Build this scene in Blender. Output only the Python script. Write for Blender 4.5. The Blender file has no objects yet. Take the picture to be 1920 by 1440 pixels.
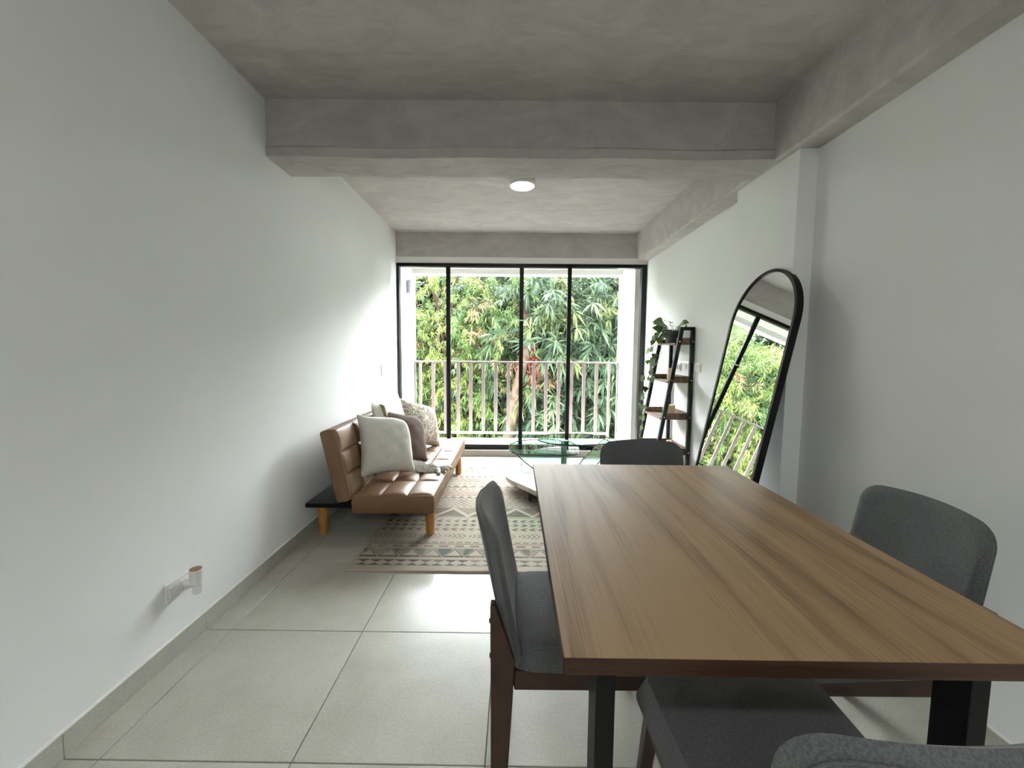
import bpy, bmesh, math, random
import numpy as np
from mathutils import Matrix, Vector

# ---------------------------------------------------------------- camera, sky, exposure
SC = bpy.context.scene
COL = SC.collection
cam_d = bpy.data.cameras.new('camera')
cam = bpy.data.objects.new('camera', cam_d); COL.objects.link(cam)
cam_d.sensor_fit = 'HORIZONTAL'; cam_d.sensor_width = 36.0
cam_d.lens = 775.0 / 1920.0 * 36.0
cam_d.clip_start = 0.02; cam_d.clip_end = 200
_R = ((0.99996516, 0.00834033, -0.00035006), (0.0010181, -0.08022866, 0.99677597), (0.00828535, -0.99674159, -0.08023435))
cam.matrix_world = Matrix(((_R[0][0], -_R[0][1], -_R[0][2], 0.0), (_R[1][0], -_R[1][1], -_R[1][2], 0.0),
                           (_R[2][0], -_R[2][1], -_R[2][2], 1.28), (0, 0, 0, 1)))
SC.camera = cam

SKY = 58.0
world = bpy.data.worlds.new('overcast_sky'); SC.world = world
world.use_nodes = True
_bg = world.node_tree.nodes['Background']
_bg.inputs[0].default_value = (0.93, 0.97, 1.0, 1); _bg.inputs[1].default_value = SKY

SC.view_settings.view_transform = 'Standard'
SC.view_settings.look = 'None'
SC.view_settings.gamma = 1.0
SC.view_settings.use_curve_mapping = False
SC.view_settings.exposure = 0.2
SC.render.dither_intensity = 1.0
SC.cycles.use_denoising = True
SC.cycles.use_adaptive_sampling = True
SC.cycles.adaptive_threshold = 0.03
SC.cycles.max_bounces = 10
SC.cycles.diffuse_bounces = 6
SC.cycles.glossy_bounces = 6
SC.cycles.transmission_bounces = 8
SC.cycles.transparent_max_bounces = 24
SC.cycles.sample_clamp_indirect = 12.0

# room dimensions (metres); camera stands at x = y = 0
XL, XR = -1.395, 1.60
YB, YD = -2.6, 5.05
ZC, ZB = 2.67, 2.36
PI = math.pi

# ---------------------------------------------------------------- materials
MATS = {}
def S(c):   # sRGB 0-255 -> linear
    return tuple(((v/255)/12.92 if v/255 <= 0.04045 else ((v/255+0.055)/1.055)**2.4) for v in c)
def new_mat(name):
    m = bpy.data.materials.new(name); m.use_nodes = True; MATS[name] = m
    nt = m.node_tree
    return m, nt, nt.nodes['Principled BSDF']
def nd(nt, typ, **kw):
    n = nt.nodes.new(typ)
    for k, v in kw.items(): setattr(n, k, v)
    return n
def lk(nt, a, ao, b, bi): nt.links.new(a.outputs[ao], b.inputs[bi])
def coord(nt, scale=(1,1,1), rot=(0,0,0), kind='Object'):
    tc = nd(nt, 'ShaderNodeTexCoord'); mp = nd(nt, 'ShaderNodeMapping')
    lk(nt, tc, kind, mp, 'Vector'); mp.inputs['Scale'].default_value = scale; mp.inputs['Rotation'].default_value = rot
    return mp
def ramp(nt, stops):
    r = nd(nt, 'ShaderNodeValToRGB'); e = r.color_ramp.elements
    while len(e) < len(stops): e.new(0.5)
    for i, (p, c) in enumerate(stops):
        e[i].position = p; e[i].color = (*c, 1)
    return r
def noise(nt, mp, scale, detail=4, rough=0.55, dist=0.0):
    n = nd(nt, 'ShaderNodeTexNoise'); lk(nt, mp, 'Vector', n, 'Vector')
    n.inputs['Scale'].default_value = scale; n.inputs['Detail'].default_value = detail
    n.inputs['Roughness'].default_value = rough; n.inputs['Distortion'].default_value = dist
    return n
def bump(nt, src, out, b, strength, dist=0.01):
    bp = nd(nt, 'ShaderNodeBump'); bp.inputs['Strength'].default_value = strength; bp.inputs['Distance'].default_value = dist
    lk(nt, src, out, bp, 'Height'); lk(nt, bp, 'Normal', b, 'Normal'); return bp
def plain(name, col, rough=0.5, metal=0.0, spec=0.5, var=0.0, scale=20, bmp=0.0, bscale=200, sheen=0.0):
    m, nt, b = new_mat(name)
    b.inputs['Roughness'].default_value = rough; b.inputs['Metallic'].default_value = metal
    b.inputs['Specular IOR Level'].default_value = spec
    if sheen: b.inputs['Sheen Weight'].default_value = sheen
    b.inputs['Base Color'].default_value = (*col, 1)
    mp = coord(nt)
    if var:
        n = noise(nt, mp, scale)
        r = ramp(nt, [(0.3, tuple(c*(1-var) for c in col)), (0.7, tuple(min(1, c*(1+var)) for c in col))])
        lk(nt, n, 'Fac', r, 'Fac'); lk(nt, r, 'Color', b, 'Base Color')
    if bmp:
        n2 = noise(nt, mp, bscale, 3); bump(nt, n2, 'Fac', b, bmp, 0.002)
    return m

plain('wall_paint', (0.80, 0.812, 0.803), 0.62, spec=0.3, var=0.015, scale=2.0, bmp=0.12, bscale=160)
plain('white_plaster', (0.82, 0.81, 0.79), 0.7, spec=0.2, var=0.02, scale=3, bmp=0.15, bscale=90)
plain('black_frame', (0.004, 0.004, 0.0045), 0.4, spec=0.25, var=0.1)
plain('black_metal', (0.005, 0.005, 0.0055), 0.45, spec=0.3, var=0.15, scale=40, bmp=0.05, bscale=500)
plain('mirror_frame', (0.004, 0.004, 0.0045), 0.45, spec=0.25, var=0.1)
plain('grout', (0.20, 0.195, 0.175), 0.8, var=0.1)
plain('ledge_stone', (0.52, 0.48, 0.44), 0.5, var=0.06, scale=8)
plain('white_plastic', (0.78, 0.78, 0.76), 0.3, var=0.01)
plain('grey_plastic', (0.45, 0.45, 0.45), 0.35, var=0.01)
plain('rail_paint', (0.19, 0.150, 0.140), 0.45, var=0.05, scale=10)
plain('chair_wood', (0.040, 0.017, 0.009), 0.38, var=0.35, scale=14)
plain('amber_wood', (0.42, 0.20, 0.045), 0.32, var=0.15, scale=12)
plain('sofa_base', (0.006, 0.006, 0.007), 0.75, spec=0.2, var=0.15, scale=60)
plain('white_linen', (0.70, 0.69, 0.63), 0.85, spec=0.15, var=0.04, scale=30, bmp=0.3, bscale=900, sheen=0.2)
plain('brown_linen', (0.115, 0.078, 0.066), 0.9, spec=0.12, var=0.12, scale=40, bmp=0.35, bscale=900, sheen=0.25)
plain('cream_knit', (0.66, 0.65, 0.58), 0.9, spec=0.1, var=0.08, scale=60, bmp=0.5, bscale=400, sheen=0.3)
plain('khaki_tassel', (0.26, 0.21, 0.13), 0.9, spec=0.1, var=0.2, scale=80)
plain('candle_wax', (0.72, 0.56, 0.36), 0.5, var=0.05, scale=18)
plain('pot_grey', (0.035, 0.038, 0.042), 0.55, var=0.15, scale=20)
plain('vine_stem', (0.10, 0.13, 0.035), 0.6, var=0.2)
plain('soil', (0.03, 0.02, 0.012), 0.95, var=0.3, scale=50)
plain('bolt_dark', (0.02, 0.018, 0.017), 0.35, metal=0.6)
plain('steel', (0.55, 0.55, 0.55), 0.25, metal=1.0)
plain('cork_top', (0.22, 0.13, 0.06), 0.7, var=0.2, scale=80)
plain('rubber', (0.02, 0.02, 0.02), 0.7)
plain('bark', (0.020, 0.0125, 0.008), 0.9, spec=0.1, var=0.55, scale=6, bmp=0.6, bscale=30)
plain('dark_bark', (0.014, 0.010, 0.007), 0.9, spec=0.1, var=0.5, scale=8, bmp=0.6, bscale=30)
plain('hillside', (0.009, 0.012, 0.004), 0.95, spec=0.1, var=0.5, scale=2)
plain('sconce_shade', (0.50, 0.50, 0.58), 0.4, var=0.02)

# grey upholstery weave
m, nt, b = new_mat('grey_fabric')
b.inputs['Roughness'].default_value = 0.9; b.inputs['Specular IOR Level'].default_value = 0.15
b.inputs['Sheen Weight'].default_value = 0.25; b.inputs['Sheen Roughness'].default_value = 0.5
mp = coord(nt); n = noise(nt, mp, 260, 3); n2 = noise(nt, mp, 7, 3)
r = ramp(nt, [(0.35, (0.075, 0.079, 0.080)), (0.65, (0.125, 0.130, 0.130))]); lk(nt, n, 'Fac', r, 'Fac')
r2 = ramp(nt, [(0.3, (0.88, 0.88, 0.88)), (0.7, (1.1, 1.1, 1.1))]); lk(nt, n2, 'Fac', r2, 'Fac')
mx = nd(nt, 'ShaderNodeMixRGB', blend_type='MULTIPLY'); mx.inputs[0].default_value = 1
lk(nt, r, 'Color', mx, 1); lk(nt, r2, 'Color', mx, 2); lk(nt, mx, 'Color', b, 'Base Color')
bump(nt, n, 'Fac', b, 0.35, 0.002)

# raw concrete (ceiling and beams)
m, nt, b = new_mat('concrete')
b.inputs['Roughness'].default_value = 0.8; b.inputs['Specular IOR Level'].default_value = 0.2
mp = coord(nt, (1, 1, 1)); mp2 = coord(nt, (0.9, 1.9, 1.6), (0, 0, 0.25))
n1 = noise(nt, mp, 1.4, 6, 0.6, 0.4); n2 = noise(nt, mp2, 3.4, 9, 0.68, 1.4); n3 = noise(nt, mp, 60, 3)
r1 = ramp(nt, [(0.25, (0.405, 0.382, 0.366)), (0.75, (0.500, 0.475, 0.458))]); lk(nt, n1, 'Fac', r1, 'Fac')
r2 = ramp(nt, [(0.30, (0.84, 0.84, 0.84)), (0.50, (0.98, 0.98, 0.98)), (0.72, (1.13, 1.13, 1.13))]); lk(nt, n2, 'Fac', r2, 'Fac')
mx = nd(nt, 'ShaderNodeMixRGB', blend_type='MULTIPLY'); mx.inputs[0].default_value = 1
lk(nt, r1, 'Color', mx, 1); lk(nt, r2, 'Color', mx, 2); lk(nt, mx, 'Color', b, 'Base Color')
ad = nd(nt, 'ShaderNodeMath', operation='ADD'); lk(nt, n2, 'Fac', ad, 0); ml = nd(nt, 'ShaderNodeMath', operation='MULTIPLY')
ml.inputs[1].default_value = 0.25; lk(nt, n3, 'Fac', ml, 0); lk(nt, ml, 'Value', ad, 1)
bump(nt, ad, 'Value', b, 0.35, 0.012)

# porcelain floor tile: each tile takes its own offset
m, nt, b = new_mat('floor_tile')
tc = nd(nt, 'ShaderNodeTexCoord'); oi = nd(nt, 'ShaderNodeObjectInfo')
vm = nd(nt, 'ShaderNodeVectorMath', operation='SCALE'); vm.inputs['Scale'].default_value = 7.0; lk(nt, oi, 'Location', vm, 0)
va = nd(nt, 'ShaderNodeVectorMath', operation='ADD'); lk(nt, tc, 'Object', va, 0); lk(nt, vm, 'Vector', va, 1)
n1 = nd(nt, 'ShaderNodeTexNoise'); lk(nt, va, 'Vector', n1, 'Vector'); n1.inputs['Scale'].default_value = 3.0; n1.inputs['Detail'].default_value = 6
n1.inputs['Roughness'].default_value = 0.58; n1.inputs['Distortion'].default_value = 0.2
r1 = ramp(nt, [(0.25, (0.355, 0.348, 0.300)), (0.75, (0.465, 0.458, 0.405))]); lk(nt, n1, 'Fac', r1, 'Fac')
n3 = nd(nt, 'ShaderNodeTexNoise'); lk(nt, va, 'Vector', n3, 'Vector'); n3.inputs['Scale'].default_value = 120; n3.inputs['Detail'].default_value = 5
r3 = ramp(nt, [(0.25, (0.90,)*3), (0.75, (1.10,)*3)]); lk(nt, n3, 'Fac', r3, 'Fac')
mx = nd(nt, 'ShaderNodeMixRGB', blend_type='MULTIPLY'); mx.inputs[0].default_value = 1
lk(nt, r1, 'Color', mx, 1); lk(nt, r3, 'Color', mx, 2); lk(nt, mx, 'Color', b, 'Base Color')
b.inputs['Roughness'].default_value = 0.27
b.inputs['Specular IOR Level'].default_value = 0.5

# oak veneer, grain along Y
def wood(name, cols, sc=(9, 0.75, 9), rough=0.42, fine=0.5):
    m, nt, b = new_mat(name)
    b.inputs['Specular IOR Level'].default_value = 0.4
    mp = coord(nt, sc); mpf = coord(nt, (sc[0]*22, sc[1]*4, sc[2]*22))
    n0 = noise(nt, mp, 0.55, 5, 0.5, 0.35)
    w = nd(nt, 'ShaderNodeMath', operation='MULTIPLY'); w.inputs[1].default_value = 9.0; lk(nt, n0, 'Fac', w, 0)
    sn = nd(nt, 'ShaderNodeMath', operation='SINE'); w2 = nd(nt, 'ShaderNodeMath', operation='MULTIPLY'); w2.inputs[1].default_value = 3.0
    lk(nt, w, 'Value', w2, 0); lk(nt, w2, 'Value', sn, 0)
    mr = nd(nt, 'ShaderNodeMapRange'); mr.inputs[1].default_value = -1; mr.inputs[2].default_value = 1; lk(nt, sn, 'Value', mr, 0)
    nf = noise(nt, mpf, 1.0, 3, 0.6)
    nb = noise(nt, mp, 1.3, 3, 0.5)
    a1 = nd(nt, 'ShaderNodeMath', operation='MULTIPLY'); a1.inputs[1].default_value = 0.22; lk(nt, mr, 'Result', a1, 0)
    a2 = nd(nt, 'ShaderNodeMath', operation='MULTIPLY'); a2.inputs[1].default_value = fine; lk(nt, nf, 'Fac', a2, 0)
    a3 = nd(nt, 'ShaderNodeMath', operation='MULTIPLY'); a3.inputs[1].default_value = 0.45; lk(nt, nb, 'Fac', a3, 0)
    s1 = nd(nt, 'ShaderNodeMath', operation='ADD'); lk(nt, a1, 'Value', s1, 0); lk(nt, a2, 'Value', s1, 1)
    s2 = nd(nt, 'ShaderNodeMath', operation='ADD'); lk(nt, s1, 'Value', s2, 0); lk(nt, a3, 'Value', s2, 1)
    r = ramp(nt, [(0.40, cols[0]), (0.56, cols[1]), (0.74, cols[2])]); lk(nt, s2, 'Value', r, 'Fac')
    lk(nt, r, 'Color', b, 'Base Color'); b.inputs['Roughness'].default_value = rough
    bump(nt, nf, 'Fac', b, 0.10, 0.001)
    return m
wood('oak_top', [(0.120, 0.064, 0.028), (0.220, 0.134, 0.062), (0.300, 0.196, 0.098)], (11, 0.9, 11), 0.5, 0.6)
wood('oak_edge', [(0.030, 0.013, 0.006), (0.050, 0.024, 0.012), (0.070, 0.036, 0.019)], (0.9, 9, 30), 0.5)
wood('shelf_wood', [(0.050, 0.026, 0.014), (0.120, 0.070, 0.040), (0.190, 0.120, 0.075)], (12, 1.2, 12), 0.55)

# leather
m, nt, b = new_mat('tan_leather')
b.inputs['Roughness'].default_value = 0.46; b.inputs['Specular IOR Level'].default_value = 0.32
mp = coord(nt); n = noise(nt, mp, 5, 4); v = nd(nt, 'ShaderNodeTexVoronoi'); lk(nt, mp, 'Vector', v, 'Vector'); v.inputs['Scale'].default_value = 420
r = ramp(nt, [(0.3, (0.160, 0.088, 0.044)), (0.7, (0.205, 0.118, 0.062))]); lk(nt, n, 'Fac', r, 'Fac'); lk(nt, r, 'Color', b, 'Base Color')
bump(nt, v, 'Distance', b, 0.12, 0.001)
plain('seam_thread', (0.085, 0.045, 0.025), 0.7, var=0.1)
plain('leather_piping', (0.235, 0.145, 0.085), 0.4, var=0.1)

# patterned cushion: wavy contour lines
m, nt, b = new_mat('contour_linen')
b.inputs['Roughness'].default_value = 0.9; b.inputs['Specular IOR Level'].default_value = 0.1
mp = coord(nt); n = noise(nt, mp, 7.5, 2, 0.4, 0.3)
w = nd(nt, 'ShaderNodeMath', operation='MULTIPLY'); w.inputs[1].default_value = 72.0; lk(nt, n, 'Fac', w, 0)
sn = nd(nt, 'ShaderNodeMath', operation='SINE'); lk(nt, w, 'Value', sn, 0)
r = ramp(nt, [(0.40, (0.62, 0.58, 0.50)), (0.60, (0.33, 0.285, 0.23))])
mr = nd(nt, 'ShaderNodeMapRange'); mr.inputs[1].default_value = -1; mr.inputs[2].default_value = 1; lk(nt, sn, 'Value', mr, 0)
lk(nt, mr, 'Result', r, 'Fac'); lk(nt, r, 'Color', b, 'Base Color')

# vertex-coloured things (rug weave, leaves): the attribute holds the thing's own colour
def attr_mat(name, rough, spec, transl=0.0, bmp=0.0):
    m, nt, b = new_mat(name)
    at = nd(nt, 'ShaderNodeVertexColor', layer_name='tone'); lk(nt, at, 'Color', b, 'Base Color')
    b.inputs['Roughness'].default_value = rough; b.inputs['Specular IOR Level'].default_value = spec
    if bmp:
        mp = coord(nt); n = noise(nt, mp, 350, 3); bump(nt, n, 'Fac', b, bmp, 0.004)
    if transl:
        t = nd(nt, 'ShaderNodeBsdfTranslucent'); lk(nt, at, 'Color', t, 'Color')
        mx = nd(nt, 'ShaderNodeMixShader'); mx.inputs[0].default_value = transl
        lk(nt, b, 'BSDF', mx, 1); lk(nt, t, 'BSDF', mx, 2)
        lk(nt, mx, 'Shader', nt.nodes['Material Output'], 'Surface')
    return m
attr_mat('rug_weave', 0.95, 0.08, bmp=0.5)
attr_mat('leaf', 0.42, 0.07, 0.35)
plain('pothos_leaf', (0.055, 0.105, 0.022), 0.35, var=0.35, scale=15)

# glass
def glass(name, tint, refl=1.0):
    m, nt, b = new_mat(name); nt.nodes.remove(b)
    t = nd(nt, 'ShaderNodeBsdfTransparent'); t.inputs['Color'].default_value = (*tint, 1)
    g = nd(nt, 'ShaderNodeBsdfGlossy'); g.inputs['Roughness'].default_value = 0.0
    fr = nd(nt, 'ShaderNodeFresnel'); fr.inputs['IOR'].default_value = 1.45
    ml = nd(nt, 'ShaderNodeMath', operation='MULTIPLY'); ml.inputs[1].default_value = refl; lk(nt, fr, 'Fac', ml, 0)
    ge = nd(nt, 'ShaderNodeNewGeometry'); iv = nd(nt, 'ShaderNodeMath', operation='SUBTRACT'); iv.inputs[0].default_value = 1.0; lk(nt, ge, 'Backfacing', iv, 1)
    m2 = nd(nt, 'ShaderNodeMath', operation='MULTIPLY'); lk(nt, ml, 'Value', m2, 0); lk(nt, iv, 'Value', m2, 1)
    mx = nd(nt, 'ShaderNodeMixShader'); lk(nt, m2, 'Value', mx, 0); lk(nt, t, 'BSDF', mx, 1); lk(nt, g, 'BSDF', mx, 2)
    lk(nt, mx, 'Shader', nt.nodes['Material Output'], 'Surface'); return m
glass('window_glass', (0.98, 0.99, 0.985), 0.15)
glass('table_glass', (0.72, 0.89, 0.83), 1.8)
glass('clear_bulb', (0.9, 0.9, 0.9), 1.0)
m = plain('glass_edge', (0.03, 0.10, 0.085), 0.12, spec=0.8)
m = plain('glass_edge_dark', (0.006, 0.016, 0.014), 0.15, spec=0.7)
m, nt, b = new_mat('mirror_glass'); nt.nodes.remove(b)
g = nd(nt, 'ShaderNodeBsdfGlossy'); g.inputs['Roughness'].default_value = 0.0; g.inputs['Color'].default_value = (0.86, 0.90, 0.87, 1)
lk(nt, g, 'BSDF', nt.nodes['Material Output'], 'Surface')
m, nt, b = new_mat('lamp_glow'); nt.nodes.remove(b)
e = nd(nt, 'ShaderNodeEmission'); e.inputs['Color'].default_value = (0.985, 1.0, 0.985, 1); e.inputs['Strength'].default_value = 72.0
lk(nt, e, 'Emission', nt.nodes['Material Output'], 'Surface')
# marble table base
m, nt, b = new_mat('marble')
b.inputs['Roughness'].default_value = 0.12
mp = coord(nt); n = noise(nt, mp, 4, 6, 0.6, 1.2)
r = ramp(nt, [(0.40, (0.62, 0.60, 0.55)), (0.5, (0.74, 0.72, 0.67)), (0.62, (0.78, 0.77, 0.73))]); lk(nt, n, 'Fac', r, 'Fac'); lk(nt, r, 'Color', b, 'Base Color')

# ---------------------------------------------------------------- mesh helpers
class MB:
    def __init__(s): s.v = []; s.f = []; s.m = []
    def add(s, vs, fs, mi=0):
        o = len(s.v); s.v += [tuple(p) for p in vs]
        for f in fs: s.f.append(tuple(i+o for i in f)); s.m.append(mi)
    def box(s, lo, hi, mi=0):
        x0, y0, z0 = lo; x1, y1, z1 = hi
        s.add([(x0,y0,z0),(x1,y0,z0),(x1,y1,z0),(x0,y1,z0),(x0,y0,z1),(x1,y0,z1),(x1,y1,z1),(x0,y1,z1)],
              [(3,2,1,0),(4,5,6,7),(0,1,5,4),(1,2,6,5),(2,3,7,6),(3,0,4,7)], mi)
    def hexa(s, p, mi=0):    # 8 points, bottom ring then top ring
        s.add(p, [(3,2,1,0),(4,5,6,7),(0,1,5,4),(1,2,6,5),(2,3,7,6),(3,0,4,7)], mi)
    def tube(s, pts, rad, n=8, mi=0, cap=True):
        pts = [Vector(p) for p in pts]; k = len(pts)
        rad = [rad]*k if isinstance(rad, (int, float)) else rad
        vs, fs = [], []; prev = None
        for i, p in enumerate(pts):
            d = (pts[min(i+1, k-1)] - pts[max(i-1, 0)]).normalized()
            if prev is None: prev = d.orthogonal().normalized()
            u = (prev - d*prev.dot(d)).normalized(); prev = u; w = d.cross(u)
            for j in range(n):
                a = 2*PI*j/n; vs.append(p + (u*math.cos(a) + w*math.sin(a))*rad[i])
        for i in range(k-1):
            for j in range(n):
                fs.append((i*n+j, i*n+(j+1) % n, (i+1)*n+(j+1) % n, (i+1)*n+j))
        if cap: fs += [tuple(range(n-1, -1, -1)), tuple((k-1)*n+j for j in range(n))]
        s.add(vs, fs, mi)
    def lathe(s, prof, n=24, c=(0,0,0), mi=0):    # prof: (r, z)
        vs, fs = [], []
        for r, z in prof:
            for j in range(n):
                a = 2*PI*j/n; vs.append((c[0]+r*math.cos(a), c[1]+r*math.sin(a), c[2]+z))
        for i in range(len(prof)-1):
            for j in range(n): fs.append((i*n+j, i*n+(j+1) % n, (i+1)*n+(j+1) % n, (i+1)*n+j))
        fs += [tuple(range(n-1, -1, -1)), tuple((len(prof)-1)*n+j for j in range(n))]
        s.add(vs, fs, mi)
    def prism(s, outline, z0, z1, mi=0, mside=None):
        n = len(outline); vs = [(x,y,z0) for x, y in outline] + [(x,y,z1) for x, y in outline]
        s.add(vs, [tuple(range(n-1,-1,-1)), tuple(range(n, 2*n))], mi)
        s.add(vs, [(j, (j+1) % n, n+(j+1) % n, n+j) for j in range(n)], mi if mside is None else mside)
    def map(s, fn): s.v = [tuple(fn(*p)) for p in s.v]; return s
    def mesh(s, name, mats, smooth=None, bevel=0.0, seg=2):
        me = bpy.data.meshes.new(name); me.from_pydata(s.v, [], s.f)
        mats = [mats] if isinstance(mats, str) else mats
        for q in mats: me.materials.append(MATS[q])
        if len(mats) > 1:
            for i, p in enumerate(me.polygons): p.material_index = s.m[i]
        bm = bmesh.new(); bm.from_mesh(me)
        bmesh.ops.remove_doubles(bm, verts=bm.verts, dist=1e-6)
        bmesh.ops.recalc_face_normals(bm, faces=bm.faces)
        if bevel:
            es = [e for e in bm.edges if len(e.link_faces) == 2 and e.calc_face_angle(0) > 0.6]
            bmesh.ops.bevel(bm, geom=es, offset=bevel, segments=seg, affect='EDGES', profile=0.5, clamp_overlap=True)
        bm.to_mesh(me); bm.free()
        if smooth is not None:
            me.polygons.foreach_set('use_smooth', [True]*len(me.polygons))
            try: me.set_sharp_from_angle(angle=math.radians(smooth))
            except Exception: pass
        return me
    def build(s, name, mats, parent=None, smooth=None, bevel=0.0, seg=2):
        return link(name, s.mesh(name, mats, smooth, bevel, seg), parent)
def link(name, data, parent=None):
    o = bpy.data.objects.new(name, data); COL.objects.link(o)
    if parent is not None: o.parent = parent
    return o
def box(name, lo, hi, mat, parent=None, bevel=0.0, smooth=None):
    mb = MB(); mb.box(lo, hi); return mb.build(name, mat, parent, smooth, bevel)
def tag(o, label=None, cat=None, group=None, kind=None):
    if label: o['label'] = label
    if cat: o['category'] = cat
    if group: o['group'] = group
    if kind: o['kind'] = kind
    return o
def empty(name, loc=(0,0,0), rz=0.0):
    o = bpy.data.objects.new(name, None); COL.objects.link(o); o.location = loc; o.rotation_euler = (0,0,rz)
    o.empty_display_size = 0.1; return o
def copy_tree(o, parent=None):
    c = o.copy(); COL.objects.link(c)
    if parent is not None: c.parent = parent
    for ch in o.children: copy_tree(ch, c)
    return c
def struct(o, label=None): return tag(o, label, kind='structure')

def pad(nx, ny, hx, hy, rc, top, bot, warp=None):
    """Rounded-rectangle cushion from two grids. top/bot: f(a,b,s) -> offset; warp maps (x,y,z)->(x,y,z)."""
    mb = MB(); vs = []; idx = {}
    def pt(a, b):
        s = max(abs(a), abs(b)); X, Y = abs(a)*hx, abs(b)*hy
        dx, dy = X - s*(hx-rc), Y - s*(hy-rc)
        if dx > 0 and dy > 0 and s > 0:
            mm = max(dx, dy); l = math.hypot(dx, dy); X = s*(hx-rc)+dx/l*mm; Y = s*(hy-rc)+dy/l*mm
        return math.copysign(X, a), math.copysign(Y, b), s
    for side in (0, 1):
        for i in range(nx+1):
            for j in range(ny+1):
                a, b = -1+2*i/nx, -1+2*j/ny
                x, y, s = pt(a, b)
                z = (top if side == 0 else bot)(a, b, s)
                p = (x, y, z)
                idx[side, i, j] = len(vs); vs.append(warp(*p) if warp else p)
    fs = []
    for i in range(nx):
        for j in range(ny):
            fs.append((idx[0,i,j], idx[0,i+1,j], idx[0,i+1,j+1], idx[0,i,j+1]))
            fs.append((idx[1,i,j], idx[1,i,j+1], idx[1,i+1,j+1], idx[1,i+1,j]))
    rim = [(i, 0) for i in range(nx)] + [(nx, j) for j in range(ny)] + [(i, ny) for i in range(nx, 0, -1)] + [(0, j) for j in range(ny, 0, -1)]
    for k in range(len(rim)):
        p, q = rim[k], rim[(k+1) % len(rim)]
        fs.append((idx[0,p[0],p[1]], idx[1,p[0],p[1]], idx[1,q[0],q[1]], idx[0,q[0],q[1]]))
    mb.add(vs, fs); return mb
def edge_round(s, s0): 
    return 1.0 if s <= s0 else math.sqrt(max(0.0, 1-((s-s0)/(1-s0))**2))

# ---------------------------------------------------------------- room shell
T = 0.12
def tiles():
    floor = struct(box('floor', (XL-T, YB-T, -0.15), (XR+T, YD+0.02, -0.006), 'grout'))
    P, W = 0.602, 0.5985
    rot = -0.0075
    mb = MB(); mb.box((-W/2,-W/2,-0.012), (W/2,W/2,0)); full = mb.mesh('tile', 'floor_tile', None, 0.0012, 1)
    xs = [-1.278 + P*k for k in range(-1, 6)]; ys = [1.184 + P*k for k in range(-7, 7)]
    c, s = math.cos(rot), math.sin(rot)
    def R(x, y): return (c*(x+0.68)-s*(y-1.2)-0.68, s*(x+0.68)+c*(y-1.2)+1.2)
    for xa in xs[:-1]:
        for ya in ys[:-1]:
            x0, x1 = max(xa, XL-0.02), min(xa+P, XR+0.02); y0, y1 = max(ya, YB-0.02), min(ya+P, YD-0.06)
            if x1-x0 < 0.03 or y1-y0 < 0.03: continue
            g = (P-W)/2
            if x1-x0 > P-0.001 and y1-y0 > P-0.001: me = full
            else:
                hx, hy = (x1-x0)/2-g, (y1-y0)/2-g
                mb = MB(); mb.box((-hx,-hy,-0.012), (hx,hy,0)); me = mb.mesh('tile', 'floor_tile', None, 0.0012, 1)
            o = link('tile', me, floor); px, py = R((x0+x1)/2, (y0+y1)/2)
            o.location = (px, py, 0); o.rotation_euler = (0,0,rot)
tiles()
struct(box('wall_left', (XL-T, YB-T, -0.15), (XL, YD+0.05, ZC+0.2), 'wall_paint'))
wr = struct(box('wall_right', (XR, YB-T, -0.15), (XR+T, YD+0.05, ZC+0.2), 'wall_paint'))
struct(box('wall_back', (XL-T, YB-T, -0.15), (XR+T, YB, ZC+0.2), 'wall_paint'))
struct(box('ceiling', (XL-T, YB-T, ZC), (XR+T, YD+0.1, ZC+0.2), 'concrete'))
# column against the right wall
struct(box('column', (1.502, 2.262, 0.0), (XR+0.01, 2.87, ZB+0.02), 'wall_paint', bevel=0.003))
# concrete beams: slightly wavy lower arris
def beam_cross():
    mb = MB(); n = 40; rnd = random.Random(3); vs = []; fs = []
    ph = [rnd.uniform(0, 6.28) for _ in range(4)]
    for i in range(n+1):
        x = XL-0.02 + (XR-XL+0.04)*i/n
        wv = 0.004*math.sin(3.1*x+ph[0]) + 0.003*math.sin(7.3*x+ph[1]); wy = 0.004*math.sin(2.3*x+ph[2])
        vs += [(x, 2.425, ZC+0.02), (x, 2.425+wy*0.5, ZB+0.062+wv), (x, 2.418+wy, ZB+0.05+wv), (x, 2.424+wy, ZB+0.004+wv), (x, 2.432, ZB+wv),
               (x, 2.685, ZB-0.002+wv*0.5), (x, 2.69, ZC+0.02)]
    k = 7
    for i in range(n):
        for j in range(k): fs.append((i*k+j, i*k+(j+1) % k, (i+1)*k+(j+1) % k, (i+1)*k+j))
    fs += [tuple(range(k)), tuple(range(n*k+k-1, n*k-1, -1))]
    mb.add(vs, fs); return mb.build('trim_1', 'concrete', None, 30)
struct(beam_cross(), 'raw concrete beam crossing the ceiling')
def beam_long():
    mb = MB(); n = 60; vs = []; fs = []
    for i in range(n+1):
        y = YB-0.02 + (5.12-YB)*i/n
        wv = 0.004*math.sin(2.1*y+1) + 0.003*math.sin(5.3*y); wx = 0.004*math.sin(1.7*y)
        vs += [(XR+0.02, y, ZC+0.02), (1.462+wx, y, ZC+0.02), (1.468+wx, y, ZB+0.05+wv), (1.472+wx, y, ZB+0.008+wv), (1.484, y, ZB-0.006+wv), (XR+0.02, y, ZB-0.006+wv*0.5)]
    k = 6
    for i in range(n):
        for j in range(k): fs.append((i*k+j, i*k+(j+1) % k, (i+1)*k+(j+1) % k, (i+1)*k+j))
    fs += [tuple(range(k)), tuple(range(n*k+k-1, n*k-1, -1))]
    mb.add(vs, fs); return mb.build('trim_2', 'concrete', None, 30)
struct(beam_long(), 'raw concrete beam running along the mirror wall')
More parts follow.
